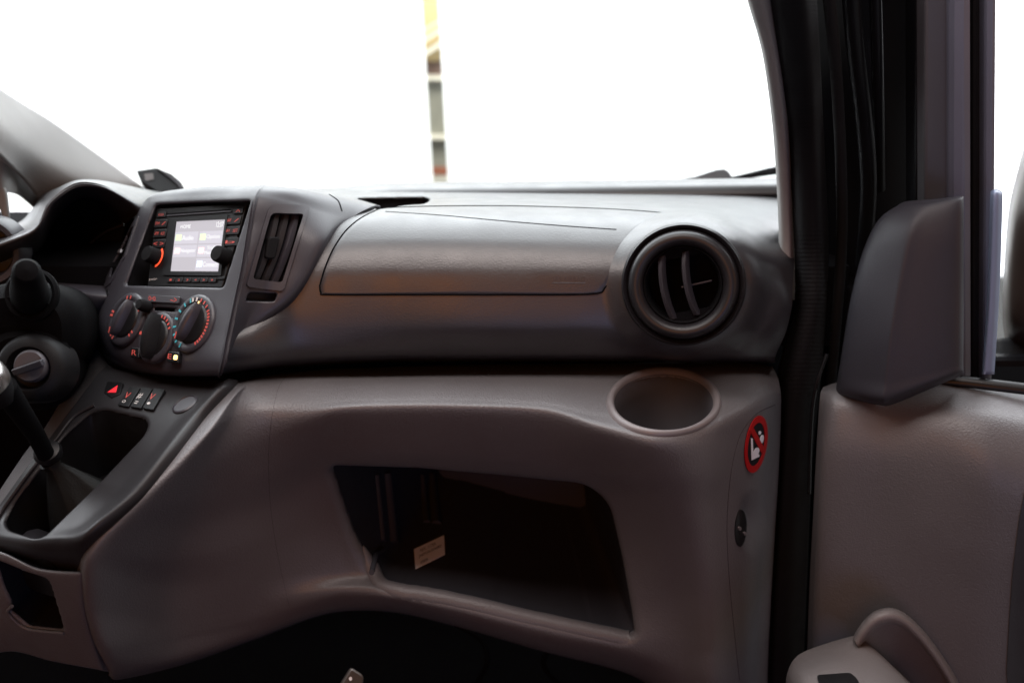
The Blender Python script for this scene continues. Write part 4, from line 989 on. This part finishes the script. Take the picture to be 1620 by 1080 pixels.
# quarter-glass divider strip that stands beside the frame
dv = Surf([[(1567,303,.985),(1572,300,.98),(1580,300,.98),(1586,304,.985)],
           [(1566,320,.98),(1572,318,.972),(1579,318,.972),(1586,320,.98)],
           [(1563,420,.98),(1568,420,.972),(1577,420,.972),(1583,420,.98)],
           [(1560,500,.98),(1564,500,.972),(1573,500,.972),(1579,500,.98)],
           [(1553,592,.98),(1557,592,.972),(1568,592,.972),(1573,592,.98)]], 24, 60)
dv.mesh('glass_guide', mat('blue_grey_trim', (.17, .22, .34), .45), door, thick=.004)
# pull handle / arm rest
box('x', (0, 0, 0), (.01, .01, .01), BLK) if False else None
AR = Surf([[(1246,1120,.86),(1244,1070,.86),(1262,1036,.88),(1310,1016,.90),(1356,1004,.91),(1362,1010,.93)],
           [(1244,1130,.83),(1252,1072,.83),(1275,1045,.85),(1320,1028,.865),(1365,1012,.88),(1374,1018,.90)],
           [(1246,1160,.79),(1266,1085,.79),(1300,1064,.80),(1345,1052,.815),(1400,1048,.84),(1410,1050,.88)],
           [(1248,1220,.74),(1280,1130,.74),(1330,1110,.75),(1390,1100,.76),(1448,1100,.80),(1460,1102,.86)],
           [(1250,1300,.70),(1300,1200,.69),(1360,1180,.70),(1430,1170,.71),(1490,1170,.76),(1500,1170,.84)]], 70, 60)
ARM = mat('taupe_armrest', (0.145, 0.130, 0.130), .5, bump=.0002, bscale=700)
AR.mesh('armrest', ARM, door, thick=.006); arm = door.children[-1]
AR.patch('window_switch', rpoly([(1292, 1070), (1345, 1066), (1356, 1076), (1372, 1110), (1306, 1116)], 5), BLK, arm, off=.002, rings=4, step=4, skirt=.003)
dome_o = curve([(1350, 1010), (1362, 990), (1382, 970), (1408, 963), (1432, 972), (1462, 1000), (1492, 1040), (1516, 1080), (1540, 1140)], 36)
def dome(k, dY): 
    return [U(x+(1420-x)*k, y+(1120-y)*k, .868+dY) for x, y in dome_o]
dn = len(dome_o)
levels = [(-.02, .07), (-.01, .02), (0, .004), (.03, -.004), (.08, -.008), (.12, -.006), (.14, .0), (.16, .01), (.9, .03)]
dvv = []; dff = []
for k, d_ in levels: dvv += dome(k, d_)
for i in range(len(levels)-1):
    for j in range(dn-1): dff.append((i*dn+j, i*dn+j+1, (i+1)*dn+j+1, (i+1)*dn+j))
pc = mesh('pull_cup', dvv, dff, ARM, door); bm_fix(pc)
# exterior mirror seen past the frame
mr_ = thing('door_mirror', 'black exterior door mirror housing seen beyond the window frame at right edge', 'mirror', tuple(U(1620, 560, 1.25)))
MR = Surf([[(1625,215,1.32),(1640,190,1.25),(1720,170,1.25),(1900,200,1.3)],
           [(1612,262,1.30),(1632,262,1.22),(1720,260,1.20),(1900,260,1.28)],
           [(1596,330,1.30),(1612,340,1.21),(1700,340,1.19),(1900,340,1.28)],
           [(1588,430,1.30),(1604,430,1.21),(1700,430,1.19),(1900,430,1.28)],
           [(1586,500,1.30),(1602,505,1.21),(1700,510,1.19),(1900,510,1.28)],
           [(1590,540,1.32),(1606,548,1.24),(1700,555,1.22),(1900,550,1.3)]], 40, 50)
MR.mesh('mirror_housing', mat('mirror_brown_black', (.035, .026, .022), .35), mr_, thick=.01)
MRB = Surf([[(1575,536,1.28),(1600,534,1.24),(1720,534,1.22)], [(1570,600,1.26),(1600,600,1.21),(1720,600,1.19)], [(1570,640,1.28),(1600,640,1.24),(1720,640,1.2)]], 20, 20)
MRB.mesh('mirror_foot', BLKM, mr_, thick=.01)

# ================================================================== footwell odds
bk = thing('seat_belt_buckle', 'dark brown seat belt buckle poking up at the bottom edge', 'buckle', tuple(U(560, 1130, .72)))
BP = Plane(U(550, 1070, .72), U(585, 1080, .72), U(570, 1060, .725))
bb = BP.prism('buckle_body', rpoly([(556, 1055), (576, 1068), (574, 1084), (545, 1140), (515, 1120)], [5, 7, 8, 5, 5]), mat('brown_black_plastic', (.03, .022, .018), .35), bk, -.018, 0, .003)
BP.prism('release_mark', ell(554.5, 1073, 2.4, 3.2, 0, 16), GREYG, bk, 0, .0006, 0)
for i, pts in enumerate((((700,975,1.2),(760,1010,1.15),(770,1050,1.1),(740,1100,1.1)), ((880,1010,1.15),(860,1050,1.12),(900,1100,1.1)))):
    tag(tube('wiring_cable', [U(*p) for p in curve(pts, 24)], .004, SEAM, None), ('black cable hanging in the footwell, the left one' if i == 0 else 'black cable hanging in the footwell, the right one below the glove box'), 'cable', 'cables under the dashboard')
